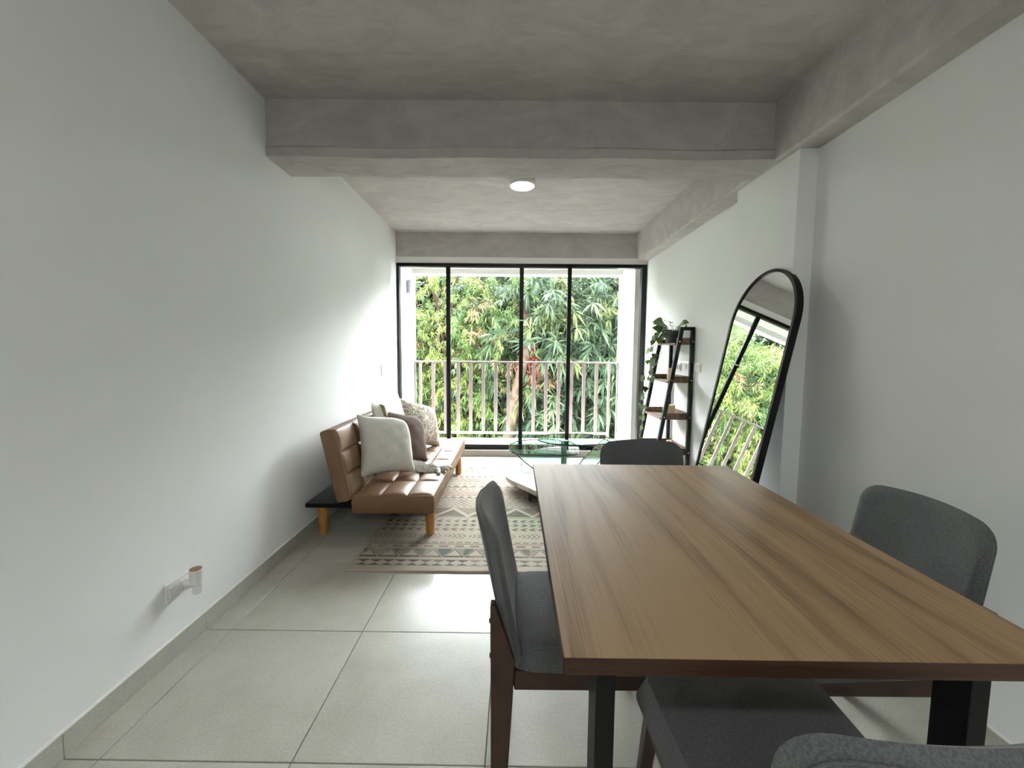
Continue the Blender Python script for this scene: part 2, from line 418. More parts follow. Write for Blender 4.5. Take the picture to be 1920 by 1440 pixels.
struct(box('trim_3', (XL-0.02, 5.02, 2.386), (XR+0.02, 5.16, ZC+0.02), 'concrete', bevel=0.006), 'concrete beam over the sliding door')
struct(box('trim_4', (XL-0.02, 5.028, 2.31), (XR+0.02, 5.15, 2.387), 'white_plaster'), 'white strip above the sliding door')
# baseboards (tile skirting in pieces)
def skirting(name, x0, x1, pieces, h, ysplit):
    root = empty(name); struct(root)
    for a, b_ in zip(ysplit[:-1], ysplit[1:]):
        box('tile', (x0, a+0.001, -0.004), (x1, b_-0.001, h), 'floor_tile', root, 0.001)
    box('highlight_strip', (x0, ysplit[0], h), (x1, ysplit[-1], h+0.006), 'white_plastic', root)  # thin white strip put in as the lit highlight line along the top
    return root
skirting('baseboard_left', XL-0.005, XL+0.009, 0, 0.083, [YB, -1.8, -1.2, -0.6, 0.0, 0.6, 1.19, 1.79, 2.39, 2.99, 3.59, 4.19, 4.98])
skirting('baseboard_right', XR-0.009, XR+0.005, 0, 0.045, [YB, -1.8, -1.2, -0.6, 0.0, 0.6, 1.2, 1.8, 2.261])
skirting('baseboard_right', XR-0.009, XR+0.005, 0, 0.045, [2.872, 3.5, 4.1, 4.7, 4.98])
skirting('baseboard_right', 1.494, 1.506, 0, 0.045, [2.262, 2.868])

# ---------------------------------------------------------------- sliding balcony door
struct(box('floor_ledge', (XL-0.02, 4.965, -0.05), (XR+0.02, 5.15, 0.066), 'ledge_stone', bevel=0.004), 'pale stone ledge under the sliding door')
def door():
    root = empty('door_1', (0, YD, 0.066)); struct(root, 'black framed sliding glass door to the balcony')
    z1 = 2.315 - 0.066
    def fr(nm, x0, x1, za, zb, ya=-0.03, yb=0.05):
        return box(nm, (x0, ya, za), (x1, yb, zb), 'black_frame', root, 0.002)
    fr('head_rail', XL+0.004, XR-0.002, z1-0.040, z1)
    fr('sill_track', XL+0.004, XR-0.002, 0.0, 0.045)
    box('track_lip', (XL+0.03, -0.04, 0.045), (XR-0.06, 0.045, 0.062), 'black_frame', root, 0.002)
    fr('jamb', XL+0.004, -1.362, 0.04, z1-0.035)
    fr('jamb', 1.540, XR-0.002, 0.04, z1-0.035)
    # sliding sashes: stiles with their panes
    def stile(x0, x1, y0, y1): box('stile', (x0, y0, 0.055), (x1, y1, z1-0.037), 'black_frame', root, 0.002)
    stile(-0.801, -0.750, -0.028, 0.002); stile(0.080, 0.130, 0.006, 0.036)
    stile(0.655, 0.702, -0.028, 0.002)
    for x0, x1, y in ((-1.365, -0.775, 0.02), (-0.775, 0.105, -0.013), (0.105, 0.680, 0.021), (0.680, 1.545, -0.013)):
        box('pane', (x0, y-0.003, 0.058), (x1, y+0.003, z1-0.039), 'window_glass', root)
    glint = box('reflection_mark', (0.083, -0.006, 1.575), (0.127, 0.006, 1.588), 'white_plastic', root, 0.002); tag(glint, 'small white mark standing in for a lamp reflection at the stile')  # white block imitates a lamp reflection on the door glass
door()

# ---------------------------------------------------------------- balcony
struct(box('balcony_floor', (-1.75, 5.15, -0.16), (1.95, 5.98, 0.0), 'white_plaster'), 'white balcony floor slab')
struct(box('balcony_ceiling', (-1.75, 5.15, 2.40), (1.95, 5.80, 2.62), 'white_plaster'), 'white balcony soffit')
struct(box('balcony_lintel', (-1.75, 5.80, 2.33), (1.95, 5.98, 2.62), 'white_plaster', bevel=0.004), 'white edge beam above the balcony opening')
struct(box('balcony_wall', (-1.75, 5.10, -0.16), (-1.392, 5.98, 2.62), 'white_plaster', bevel=0.004), 'white balcony side wall with a sconce')
struct(box('balcony_wall', (1.51, 5.20, -0.16), (1.95, 5.98, 2.62), 'white_plaster', bevel=0.004), 'white balcony side wall beside the shelf end of the door')
struct(box('balcony_wall', (1.60, 5.08, -0.16), (1.95, 5.20, 2.62), 'white_plaster'), 'white balcony return wall next to the door jamb')
def railing():
    Y = 5.90
    root = empty('balcony_railing', (0, Y, 0)); tag(root, 'greyish pink metal balcony railing with flat vertical bars', 'railing')
    box('top_rail', (-1.392, -0.03, 1.106), (1.51, 0.03, 1.128), 'rail_paint', root, 0.002)
    box('bottom_rail', (-1.20, -0.02, 0.080), (1.385, 0.02, 0.110), 'rail_paint', root, 0.002)
    for x in (-1.386, 1.502): box('end_plate', (x-0.006, -0.02, 0.0), (x+0.008, 0.02, 1.108), 'rail_paint', root, 0.001)
    mb = MB(); mb.box((-0.0065, -0.030, 0), (0.0065, 0.030, 1.0)); thin = None
    mb2 = MB(); mb2.box((-0.023, -0.008, 0), (0.023, 0.008, 1.0)); me = mb2.mesh('baluster', 'rail_paint', None, 0.0015, 1)
    mb3 = MB(); mb3.box((-0.016, -0.02, 0), (0.016, 0.02, 1.11)); me3 = mb3.mesh('baluster', 'rail_paint', None, 0.0015, 1)
    for i in range(16):
        x = -1.312 + (1.384+1.312)*i/15
        if i in (0, 15): o = link('baluster', me3, root); o.location = (x, 0, 0.0)
        else: o = link('baluster', me, root); o.location = (x, 0, 0.108)
railing()
def sconce():
    root = empty('wall_sconce', (-1.392, 5.53, 2.06)); tag(root, 'small rounded outdoor wall light on white balcony wall', 'wall light')
    mb = MB(); mb.lathe([(0.045, 0), (0.05, 0.004), (0.05, 0.012), (0.04, 0.016)], 20); mb.map(lambda x, y, z: (z-0.004, y, x*1.2+0.05)); mb.build('back_plate', 'white_plastic', root, 40)
    mb = MB(); mb.lathe([(0.01, -0.06), (0.045, -0.055), (0.055, -0.02), (0.055, 0.08), (0.045, 0.115), (0.01, 0.12)], 24)
    mb.map(lambda x, y, z: (0.035+x*0.7, y, z+0.02)); mb.build('shade', 'sconce_shade', root, 40)
sconce()

# ---------------------------------------------------------------- greenery beyond the balcony
rng = np.random.default_rng(7)
LEAF = 0.29
def leaf_mesh(name, base, direc, length, width, tone, fold=0.15):
    n = len(base)
    up = np.array([0, 0, 1.0]) + rng.normal(0, 0.45, (n, 3))
    side = np.cross(direc, up); side /= np.linalg.norm(side, axis=1, keepdims=True) + 1e-9
    L = length[:, None]; Wd = width[:, None]
    mid = base + direc*L*0.42 + np.array([0, 0, 1.0])*L*0.03
    tip = base + direc*L + np.array([0, 0, -1.0])*L*fold
    V = np.empty((n, 4, 3)); V[:, 0] = base; V[:, 1] = mid + side*Wd*0.5; V[:, 2] = tip; V[:, 3] = mid - side*Wd*0.5
    me = bpy.data.meshes.new(name)
    me.vertices.add(4*n); me.vertices.foreach_set('co', V.reshape(-1).astype(np.float32))
    me.loops.add(4*n); me.loops.foreach_set('vertex_index', np.arange(4*n, dtype=np.int32))
    me.polygons.add(n); me.polygons.foreach_set('loop_start', np.arange(0, 4*n, 4, dtype=np.int32))
    me.polygons.foreach_set('loop_total', np.full(n, 4, dtype=np.int32))
    me.update(calc_edges=True)
    a = me.color_attributes.new('tone', 'FLOAT_COLOR', 'POINT')
    c = np.ones((n, 4, 4)); c[:, :, :3] = tone[:, None, :]
    a.data.foreach_set('color', c.reshape(-1).astype(np.float32))
    me.materials.append(MATS['leaf']); return me
def sprays(n_br, lo, hi, blen, n_tw, n_lf, ll, lw, palette, weights, droop=0.55, fan=0.7, face=(-0.2, -0.75, 0.35)):
    """Arching branches carrying fans of lance-shaped leaves."""
    s = rng.uniform(lo, hi, (n_br, 3))
    h = rng.normal(0, 0.55, (n_br, 3)) + np.array(face); h /= np.linalg.norm(h, axis=1, keepdims=True)
    bl = rng.uniform(*blen, n_br)
    pal = np.array(palette); btone = pal[rng.choice(len(pal), n_br, p=weights)]
    t = np.clip(np.linspace(0.15, 1.0, n_tw)[None, :] + rng.normal(0, 0.05, (n_br, n_tw)), 0.05, 1.05)
    p = s[:, None, :] + h[:, None, :]*(bl[:, None]*t)[..., None]; p[..., 2] -= droop*(bl[:, None]*t**2)
    p += rng.normal(0, 0.05, p.shape)
    dt = h[:, None, :] + 0*p; dt[..., 2] -= 2*droop*t; dt /= np.linalg.norm(dt, axis=2, keepdims=True)
    base = np.repeat(p.reshape(-1, 3), n_lf, axis=0); d = np.repeat(dt.reshape(-1, 3), n_lf, axis=0)
    d = d + rng.normal(0, fan, d.shape); d[:, 2] -= 0.25; d /= np.linalg.norm(d, axis=1, keepdims=True)
    base = base + d*0.02
    n = len(base); L = rng.uniform(*ll, n); Wd = L*rng.uniform(*lw, n)
    tone = LEAF*np.repeat(btone, n_tw*n_lf, axis=0)*rng.uniform(0.65, 1.35, (n, 1))
    tone = tone*0.78 + tone.mean(axis=1, keepdims=True)*0.22
    return base, d, L, Wd, tone
def trunk(name, pts, rads, mat, parent):
    mb = MB(); mb.tube(pts, rads, 10); return mb.build(name, mat, parent, 60)
def tree(name, label, cat, loc, parts, trunks, mat='bark', group=None):
    root = empty(name, loc); tag(root, label, cat, group)
    for nm, pts, rads in trunks: trunk(nm, [tuple(np.array(q)-np.array(loc)) for q in pts], rads, mat, root)
    arr = [np.concatenate(z) for z in zip(*parts)]
    arr[0] = arr[0] - np.array(loc)
    o = link('foliage', leaf_mesh('foliage', *arr), root); o['kind'] = 'stuff'
    return root
GY = [(0.20, 0.26, 0.035), (0.12, 0.21, 0.035), (0.085, 0.165, 0.04), (0.25, 0.25, 0.07), (0.30, 0.20, 0.08)]
WY = [0.30, 0.33, 0.22, 0.10, 0.05]
GB = [(0.075, 0.13, 0.060), (0.055, 0.10, 0.050), (0.11, 0.17, 0.065), (0.15, 0.19, 0.05)]
WB = [0.38, 0.34, 0.20, 0.08]
GD = [(0.035, 0.055, 0.022), (0.05, 0.075, 0.028), (0.065, 0.085, 0.03)]
WD = [0.4, 0.4, 0.2]
def culms(cx, cy, n, spread, top, seed):
    r = random.Random(seed); out = []
    for i in range(n):
        x, y = cx + r.uniform(-spread, spread), cy + r.uniform(0, 1.2); lean = r.uniform(-0.6, 0.6)
        out.append(('culm', [(x, y, GZ), (x+lean*0.3, y-0.2, -1.5), (x+lean, y-0.6, top*0.6), (x+lean*1.8, y-1.5, top)], [0.07, 0.06, 0.045, 0.02]))
    return out
GZ = -6.0
tree('bamboo_clump', 'bright yellow-green bamboo clump arching behind the railing on the sofa side', 'bamboo', (-3.7, 15.6, GZ),
     [sprays(560, (-6.6, 14.0, -4.0), (-1.2, 16.2, 4.25), (1.1, 2.3), 15, 8, (0.13, 0.25), (0.12, 0.18), GY, WY)], culms(-3.7, 15.8, 7, 2.0, 4.4, 1))
tree('bamboo_clump', 'tall bamboo clump farther out past the sofa side of the balcony', 'bamboo', (-9.8, 16.2, GZ),
     [sprays(680, (-15.0, 14.4, -4.0), (-6.6, 17.4, 6.4), (1.4, 2.8), 14, 7, (0.18, 0.33), (0.13, 0.19), GY, WY)], culms(-9.8, 16.4, 9, 3.0, 6.0, 2))
tree('bamboo_clump', 'pale green bamboo in the middle of the view in front of the mottled trunk', 'bamboo', (-0.3, 15.2, GZ),
     [sprays(270, (-1.8, 14.0, -4.0), (0.8, 15.6, 3.75), (1.0, 2.0), 14, 7, (0.14, 0.27), (0.12, 0.17), GY[1:]+GB[:1], [0.4, 0.25, 0.1, 0.05, 0.2])], culms(-0.3, 15.3, 4, 0.8, 3.6, 3))
tree('mango_tree', 'dark tree with whorls of long drooping blue-green leaves', 'tree', (3.4, 14.6, GZ),
     [sprays(400, (0.5, 13.0, -2.6), (6.4, 15.0, 4.0), (0.9, 1.9), 5, 9, (0.34, 0.58), (0.12, 0.17), GB, WB, 0.35, 0.75)],
     [('trunk', [(2.95, 15.6, GZ), (2.65, 15.4, -2.4), (2.45, 15.3, 0.2), (2.9, 15.3, 3.6)], [0.34, 0.29, 0.24, 0.12]),
      ('branch', [(2.5, 15.3, -0.1), (1.7, 14.8, 1.4), (1.0, 14.3, 2.6)], [0.15, 0.10, 0.05]),
      ('branch', [(2.55, 15.3, 0.7), (3.7, 14.8, 1.7), (4.9, 14.3, 2.8)], [0.15, 0.10, 0.05])], 'dark_bark')
tree('mango_tree', 'blue-green leaved tree past the shelf side of the balcony', 'tree', (9.0, 15.6, GZ),
     [sprays(400, (6.2, 14.0, -4.0), (12.0, 16.6, 4.2), (1.0, 2.0), 6, 9, (0.34, 0.58), (0.12, 0.17), GB, WB, 0.35, 0.75)],
     [('trunk', [(9.0, 16.3, GZ), (8.6, 16.0, -0.5), (9.0, 15.8, 3.6)], [0.30, 0.24, 0.10])], 'dark_bark')
tree('fruit_tree', 'slanting tree with mottled orange-brown trunk behind the railing', 'tree', (-0.1, 16.4, GZ),
     [sprays(220, (-1.8, 16.4, 1.8), (2.8, 18.0, 4.7), (0.9, 1.9), 8, 7, (0.24, 0.44), (0.14, 0.22), GB+GY[:1], [0.35, 0.3, 0.2, 0.05, 0.1])],
     [('trunk', [(-0.44, 13.0, GZ), (-0.24, 12.9, -2.4), (-0.04, 12.9, -1.0), (0.20, 12.9, 0.3), (0.40, 13.0, 1.1), (0.46, 13.9, 2.2), (0.5, 16.4, 4.0)], [0.26, 0.21, 0.18, 0.155, 0.14, 0.12, 0.09])])
tree('red_shrub', 'shrub with rust-red young leaves in front of the dark tree', 'shrub', (0.75, 13.6, GZ),
     [sprays(18, (0.45, 13.2, 0.45), (1.0, 13.6, 1.2), (0.3, 0.65), 6, 6, (0.15, 0.27), (0.16, 0.24), [(0.46, 0.10, 0.05), (0.36, 0.07, 0.04), (0.30, 0.14, 0.04)], [0.5, 0.3, 0.2], 0.5, 0.8),
      sprays(70, (0.1, 13.3, -4.0), (1.6, 14.2, 0.0), (0.5, 1.0), 6, 6, (0.18, 0.32), (0.16, 0.24), GB, WB, 0.5, 0.8)],
     [('stem', [(0.78, 14.0, GZ), (0.78, 13.9, -2.4), (0.74, 13.5, 0.9)], [0.05, 0.042, 0.02])], 'dark_bark')
for i, (x, top, lab) in enumerate(((-11.5, 6.2, 'dense dark tree behind the tall bamboo past the sofa side'), (-4.4, 4.5, 'dense dark tree behind the yellow-green bamboo'),
                                   (2.0, 4.7, 'dense dark tree behind the mottled trunk'), (8.8, 4.8, 'dense dark tree behind the blue-green trees past the shelf side'))):
    tree('dense_tree', lab, 'tree', (x, 19.8, GZ),
         [sprays(440, (x-3.6, 18.6, -4.2), (x+3.6, 21.0, top), (0.9, 1.9), 8, 7, (0.48, 0.85), (0.30, 0.42), GD, WD, 0.3, 0.8)],
         [('trunk', [(x, 20.8, GZ), (x+0.3, 20.5, -1), (x, 20.4, top-0.6)], [0.38, 0.3, 0.14])], 'dark_bark', 'dense trees on the slope')
mb = MB(); gx = [-34, -16, -9, -5, 0, 7, 16, 32]; gz = [9.5, 9.5, 8.6, 6.2, 5.2, 5.2, 5.2, 5.0]; gv = []
for x, z in zip(gx, gz): gv += [(x, 7.0, -6.4), (x, 18.0, -6.0), (x, 22.5, z*0.45-2.2), (x, 26.5, z), (x, 60, z+0.5)]
mb.add(gv, [(5*i+j, 5*(i+1)+j, 5*(i+1)+j+1, 5*i+j+1) for i in range(len(gx)-1) for j in range(4)])
struct(mb.build('ground', 'hillside'), 'planted slope below the balcony')

# ---------------------------------------------------------------- ceiling lights
def ceiling_light(loc, label):
    root = empty('ceiling_light', loc); tag(root, label, 'ceiling light')
    mb = MB(); mb.lathe([(0.085, 0.0), (0.104, -0.002), (0.106, -0.038), (0.103, -0.048), (0.093, -0.050)], 40); mb.build('rim', 'white_plastic', root, 40)
    mb = MB(); mb.lathe([(0.05, -0.044), (0.094, -0.046), (0.094, -0.050), (0.088, -0.053), (0.02, -0.055)], 40); mb.build('diffuser', 'lamp_glow', root, 60)
ceiling_light((0.07, 3.50, ZC), 'round white surface-mounted ceiling light, lit, near the sliding door')
for ly in (-0.9, -2.0):  # unseen lamps added behind the camera to brighten the near half
    for lx in (-0.7, 0.1, 0.9):
        ceiling_light((lx, ly, ZC), 'added round white fill light, lit, unseen on the ceiling behind the camera')
for o in list(COL.objects):
    if o.name.startswith('ceiling_light') and o.location.y < 0: o['group'] = 'added fill lights behind the camera'

# ---------------------------------------------------------------- dining table
def dining_table():
    x0, x1, y0, y1 = 0.0965, 0.988, 0.664, 1.884; cx, cy = (x0+x1)/2, (y0+y1)/2
    root = empty('dining_table', (cx, cy, 0), -0.0075); tag(root, 'rectangular oak dining table with black metal legs', 'table')
    hx, hy = (x1-x0)/2, (y1-y0)/2; z = 0.757
    top = box('tabletop', (-hx+0.0012, -hy+0.0012, z-0.030), (hx-0.0012, hy-0.0012, z), 'oak_top', root, 0.0008)
    for nm, lo, hi in (('edge_band', (-hx, -hy, z-0.031), (hx, -hy+0.0013, z-0.0006)), ('edge_band', (-hx, hy-0.0013, z-0.031), (hx, hy, z-0.0006)),
                       ('edge_band', (-hx, -hy, z-0.031), (-hx+0.0013, hy, z-0.0006)), ('edge_band', (hx-0.0013, -hy, z-0.031), (hx, hy, z-0.0006))):
        box(nm, lo, hi, 'oak_edge', top)
    lx0, lx1 = 0.172-cx, 0.934-cx
    for x in (lx0, lx1-0.038):
        for y in (0.752-cy, 1.70-cy):
            box('leg', (x, y, 0.0), (x+0.038, y+0.072, z-0.03), 'black_metal', root, 0.002)
    for y in (0.752-cy, 1.70-cy): box('crossbar', (lx0+0.03, y+0.02, z-0.070), (lx1-0.03, y+0.07, z-0.030), 'black_metal', root, 0.002)
dining_table()

# ---------------------------------------------------------------- dining chairs (local: faces +Y, seat centre at origin)
def make_chair():
    root = empty('dining_chair')
    # seat cushion
    def top(a, b, s): return 0.405 + 0.065*edge_round(s, 0.86) - 0.006*(1-s) 
    def bot(a, b, s): return 0.405 - 0.0*s
    def taper(x, y, z): return (x*(1.0 + 0.10*(y/0.22)*0.5), y+0.022, z + 0.012*(1-(x/0.22)**2)*(1 if z > 0.42 else 0))
    st = pad(22, 22, 0.222, 0.244, 0.050, top, bot, taper); st.build('seat', 'grey_fabric', root, 50)
    # backrest shell, concave, reclined, wrapped in fabric
    def bw(x, y, z):      # x across, y up the back (centred), z thickness
        v = y + 0.211
        cx = x*(1.0 - 0.06*(v/0.43))
        yy = -0.212 - 0.27*v*0.98 + 0.05*v*v + 0.043*(x/0.22)**2*(0.35+0.65*v/0.43) - z
        return (cx, yy, 0.395 + v*0.985 + 0.014*(1-(x/0.22)**2)*(v/0.43)**3)
    bk = pad(24, 24, 0.222, 0.215, 0.055, lambda a, b, s: 0.021*edge_round(s, 0.82), lambda a, b, s: -0.021*edge_round(s, 0.82), bw)
    back = bk.build('backrest', 'grey_fabric', root, 60)
    # welt seam running round the outer shell
    pts = []
    for k in range(61):
        u = -1 + 2*k/60; hx, hy, rc = 0.204, 0.198, 0.05
        # path: up one side, over the top, down the other
        L = [(-hx, -hy), (-hx, hy-rc)] + [(-hx+rc-rc*math.cos(q*PI/12), hy-rc+rc*math.sin(q*PI/12)) for q in range(1, 7)]
    L = [(-hx, -hy), (-hx, -hy/2), (-hx, 0), (-hx, hy-rc)] + [(-hx+rc-rc*math.cos(q*PI/12), hy-rc+rc*math.sin(q*PI/12)) for q in range(1, 7)]
    L += [(0.0-0.09, hy), (0, hy), (0.09, hy)] + [(-a, b_) for a, b_ in reversed(L)]
    mb = MB(); mb.tube([bw(a, b_, 0.0205) for a, b_ in L], 0.0022, 6); mb.build('seam', 'grey_fabric', back, 60)
    # frame
    for s in (-1, 1):
        X = 0.208*s; w = 0.0165
        # rear leg: broad at the seat, tapering to foot and to the tip behind the shell
        sil = [(-0.272, 0.0), (-0.232, 0.0), (-0.212, 0.36), (-0.208, 0.445), (-0.262, 0.600), (-0.276, 0.600), (-0.274, 0.42)]
        mb = MB(); n = len(sil)
        vs = [(X-w, y, z) for y, z in sil] + [(X+w, y, z) for y, z in sil]
        mb.add(vs, [tuple(range(n-1, -1, -1)), tuple(range(n, 2*n))] + [(j, (j+1) % n, n+(j+1) % n, n+j) for j in range(n)])
        lg = mb.build('rear_leg', 'chair_wood', root, None, 0.003)
        for z in (0.45, 0.55):
            yb = -0.2742 - (z-0.42)*0.011
            mb = MB(); mb.lathe([(0.007, 0), (0.007, 0.003), (0.004, 0.005)], 12, (0, 0, 0)); mb.map(lambda x, y, q, X=X, yb=yb, z=z: (X+x, yb-q+0.0012, z+y)); mb.build('bolt', 'bolt_dark', lg, 40)
        # front leg, splayed
        mb = MB(); f = 0.017; g = 0.012; xo = 0.018*s; yo = 0.025
        mb.hexa([(X-g+xo, 0.205-g+yo, 0), (X+g+xo, 0.205-g+yo, 0), (X+g+xo, 0.205+g+yo, 0), (X-g+xo, 0.205+g+yo, 0),
                 (X-f-0.014*s, 0.200-f, 0.405), (X+f-0.014*s, 0.200-f, 0.405), (X+f-0.014*s, 0.200+f, 0.405), (X-f-0.014*s, 0.200+f, 0.405)])
        mb.build('front_leg', 'chair_wood', root, None, 0.003)
        box('side_rail', (X-0.011-0.006*s, -0.21, 0.352), (X+0.011-0.006*s, 0.205, 0.407), 'chair_wood', root, 0.003)
    box('front_rail', (-0.19, 0.185, 0.352), (0.19, 0.207, 0.407), 'chair_wood', root, 0.003)
    box('rear_rail', (-0.20, -0.215, 0.352), (0.20, -0.192, 0.407), 'chair_wood', root, 0.003)
    return root
proto = make_chair()
# (x, y, turn) ; facing direction of local +Y
chairs = [((0.222, 1.275), -PI/2, 'grey fabric dining chair with its back to the sofa wall'),
          ((1.010, 1.262), PI/2, 'grey fabric dining chair between table and wall beside the mirror column'),
          ((0.552, 0.757), 0.0, 'grey fabric dining chair at table end opposite the coffee table'),
          ((0.660, 1.800), PI, 'grey fabric dining chair at table end next to the glass coffee table')]
for i, ((x, y), a, lab) in enumerate(chairs):
    o = proto if i == 0 else copy_tree(proto)
    o.location = (x, y, 0); o.rotation_euler = (0, 0, a); tag(o, lab, 'chair', 'dining chairs around the oak table')

# ---------------------------------------------------------------- rug
def rug():
    W, L = 1.62, 2.36; nx, ny = 324, 472
    u = np.linspace(0, W, nx+1); v = np.linspace(0, L, ny+1); U, V = np.meshgrid(u, v, indexing='xy')
    base = np.array([0.34, 0.30, 0.245]); dark = np.array([0.060, 0.052, 0.043]); teal = np.array([0.050, 0.075, 0.068])
    rust = np.array([0.15, 0.060, 0.048]); plum = np.array([0.095, 0.060, 0.053])
    ink = np.zeros_like(U); col = np.zeros(U.shape + (3,)); col[:] = dark
    r = np.random.default_rng(5)
    def tri(x): return np.abs(((x) % 1.0)*2-1)          # 1..0..1
    def put(mask, c):
        m_ = np.clip(mask, 0, 1); col[m_ > 0.05] = c; np.maximum(ink, m_, out=ink)
    def band(a, b): return (V >= a) & (V < b), np.clip((V-a)/(b-a), 0, 1)
    def line(a, w, c=dark): put(((V >= a) & (V < a+w))*0.8, c)
    def diamonds(a, b, p, c):
        m_, t = band(a, b); k = tri(U/p); put(m_*(np.abs(t-0.5)*2 > 1.05-k*0.9)*0.95, c)
    def triangles(a, b, p, c1, c2):
        m_, t = band(a, b); k = tri(U/p)
        o1 = (t < 1-k) & ~((t < 0.86-k) & (t > 0.14)); put(m_*o1*0.95, c1)
        k2 = tri(U/p+0.5); o2 = ((1-t) < 0.92-k2*1.0) & ((1-t) > 0.02); put(m_*o2*(0.55+0.35*(np.sin(U/p*5.1) > 0)), c2)
    def chev(a, b, p, c, direction=1, duty=0.5):
        m_, t = band(a, b); w = ((U*direction/p + np.abs(t-0.5)*1.1) % 1.0) < duty; put(m_*w*(np.abs(t-0.5) < 0.47)*0.9, c)
    def arrows(a, b, p, c):
        m_, t = band(a, b); k = (U/p) % 1.0; e = np.abs(t-0.5)*2
        w = (((k*5 + e*1.2) % 1.0) < 0.38) & (k+e*0.25 < 0.86) & (e < 0.35+0.65*k); put(m_*w*0.75, c)
    def zig(a, b, p, c1, c2):
        m_, t = band(a, b); k = tri(U/p)
        put(m_*(t > k*0.86+0.20)*0.75, c1); put(m_*(t < k*0.86-0.08)*0.85, c2)
    def zigl(a, b, p, c, reps):
        m_, t = band(a, b); k = tri(U/p); w = (((t - k*0.75)*reps) % 1.0) < 0.42; put(m_*w*0.85, c)
    def dots(a, b, p, c, duty=0.5):
        m_, t = band(a, b); put(m_*(((U/p) % 1.0) < duty)*(np.abs(t-0.5) < 0.4)*0.8, c)
    def tris(a, b, p, c):
        m_, t = band(a, b); put(m_*(t < 1-tri(U/p))*0.85, c)
    diamonds(0.065, 0.126, 0.075, teal*0.9); line(0.128, 0.006)
    triangles(0.165, 0.275, 0.135, dark, teal); line(0.284, 0.006, plum)
    dots(0.296, 0.318, 0.10, plum, 0.55); line(0.335, 0.006, plum); dots(0.348, 0.372, 0.055, plum, 0.7)
    arrows(0.400, 0.512, 0.17, plum); 
    chev(0.540, 0.588, 0.062, plum, -1); chev(0.610, 0.660, 0.062, dark, 1); chev(0.680, 0.735, 0.062, dark, -1); line(0.765, 0.008, plum)
    zig(0.790, 0.965, 0.25, plum, dark); line(0.972, 0.010)
    zigl(0.995, 1.155, 0.25, dark, 3.5); line(1.165, 0.008); tris(1.19, 1.235, 0.07, teal); line(1.245, 0.006, rust)
    zigl(1.255, 1.360, 0.14, rust, 2.2); line(1.375, 0.008, plum); dots(1.40, 1.425, 0.06, dark, 0.5); line(1.45, 0.006)
    tris(1.47, 1.53, 0.08, plum); line(1.545, 0.008); dots(1.56, 1.585, 0.05, plum)
    zigl(1.605, 1.750, 0.25, dark, 3.2); tris(1.775, 1.815, 0.06, dark); line(1.83, 0.008, plum)
    arrows(1.85, 1.94, 0.16, rust); line(1.955, 0.006, plum); chev(1.97, 2.02, 0.06, plum, 1); line(2.035, 0.006)
    triangles(2.05, 2.14, 0.13, plum, dark); dots(2.16, 2.19, 0.06, plum); chev(2.205, 2.255, 0.06, plum, -1); diamonds(2.265, 2.315, 0.075, dark)
    edge = (U < 0.03) | (U > W-0.03) | (V < 0.05) | (V > L-0.035)
    ink[edge] = 0
    # worn print
    f = np.zeros_like(U)
    for k in range(14):
        a, b_, ph = r.uniform(2, 26), r.uniform(2, 26), r.uniform(0, 6.28); f += np.sin(a*U+b_*V*r.choice([-1, 1])+ph)/14
    wear = np.clip(0.92+0.9*f, 0.5, 1.0) * r.uniform(0.8, 1.0, U.shape)
    I = (ink*wear)[..., None]
    bc = base*(1+0.06*r.normal(0, 1, U.shape)[..., None]*0.6)
    rgb = bc*(1-I) + col*I
    rim = (V < 0.012) | (V > L-0.012) | (U < 0.010) | (U > W-0.010)
    rgb[rim] = (0.40, 0.34, 0.27)
    Z = 0.010 + r.normal(0, 0.0004, U.shape); Z[0, :] = Z[-1, :] = 0.003; Z[:, 0] = Z[:, -1] = 0.003
    co = np.stack([U-W/2, V-L/2, Z], -1).reshape(-1, 3)
    co2 = co.copy(); 
    i = np.arange(ny)[:, None]*(nx+1)+np.arange(nx)[None, :]
    quads = np.stack([i, i+1, i+nx+2, i+nx+1], -1).reshape(-1, 4)
    n = len(co)
    ring = list(range(nx+1)) + [(j+1)*(nx+1)-1 for j in range(1, ny+1)] + list(range(n-2, ny*(nx+1)-1, -1)) + [j*(nx+1) for j in range(ny-1, 0, -1)]
    low = co[ring].copy(); low[:, 2] = 0.0005
    co_all = np.concatenate([co, low]); m_ = len(ring)
    side = np.array([(ring[k], n+k, n+(k+1) % m_, ring[(k+1) % m_]) for k in range(m_)])
    q = np.concatenate([quads, side])
    me = bpy.data.meshes.new('area_rug'); me.vertices.add(len(co_all)); me.vertices.foreach_set('co', co_all.reshape(-1).astype(np.float32))
    me.loops.add(4*len(q)); me.loops.foreach_set('vertex_index', q.reshape(-1).astype(np.int32))
    me.polygons.add(len(q)); me.polygons.foreach_set('loop_start', np.arange(0, 4*len(q), 4, dtype=np.int32)); me.polygons.foreach_set('loop_total', np.full(len(q), 4, dtype=np.int32))
    me.update(calc_edges=True)
    ca = me.color_attributes.new('tone', 'FLOAT_COLOR', 'POINT'); c4 = np.ones((len(co_all), 4)); c4[:n, :3] = rgb.reshape(-1, 3); c4[n:, :3] = (0.35, 0.29, 0.22)
    ca.data.foreach_set('color', c4.reshape(-1).astype(np.float32))
    me.materials.append(MATS['rug_weave'])
    o = link('area_rug', me); o.location = (-0.957+W/2, 2.285+L/2, 0); o.rotation_euler = (0, 0, -0.006)
    tag(o, 'cream rug with faded dark tribal bands under the sofa and coffee table', 'rug')
rug()

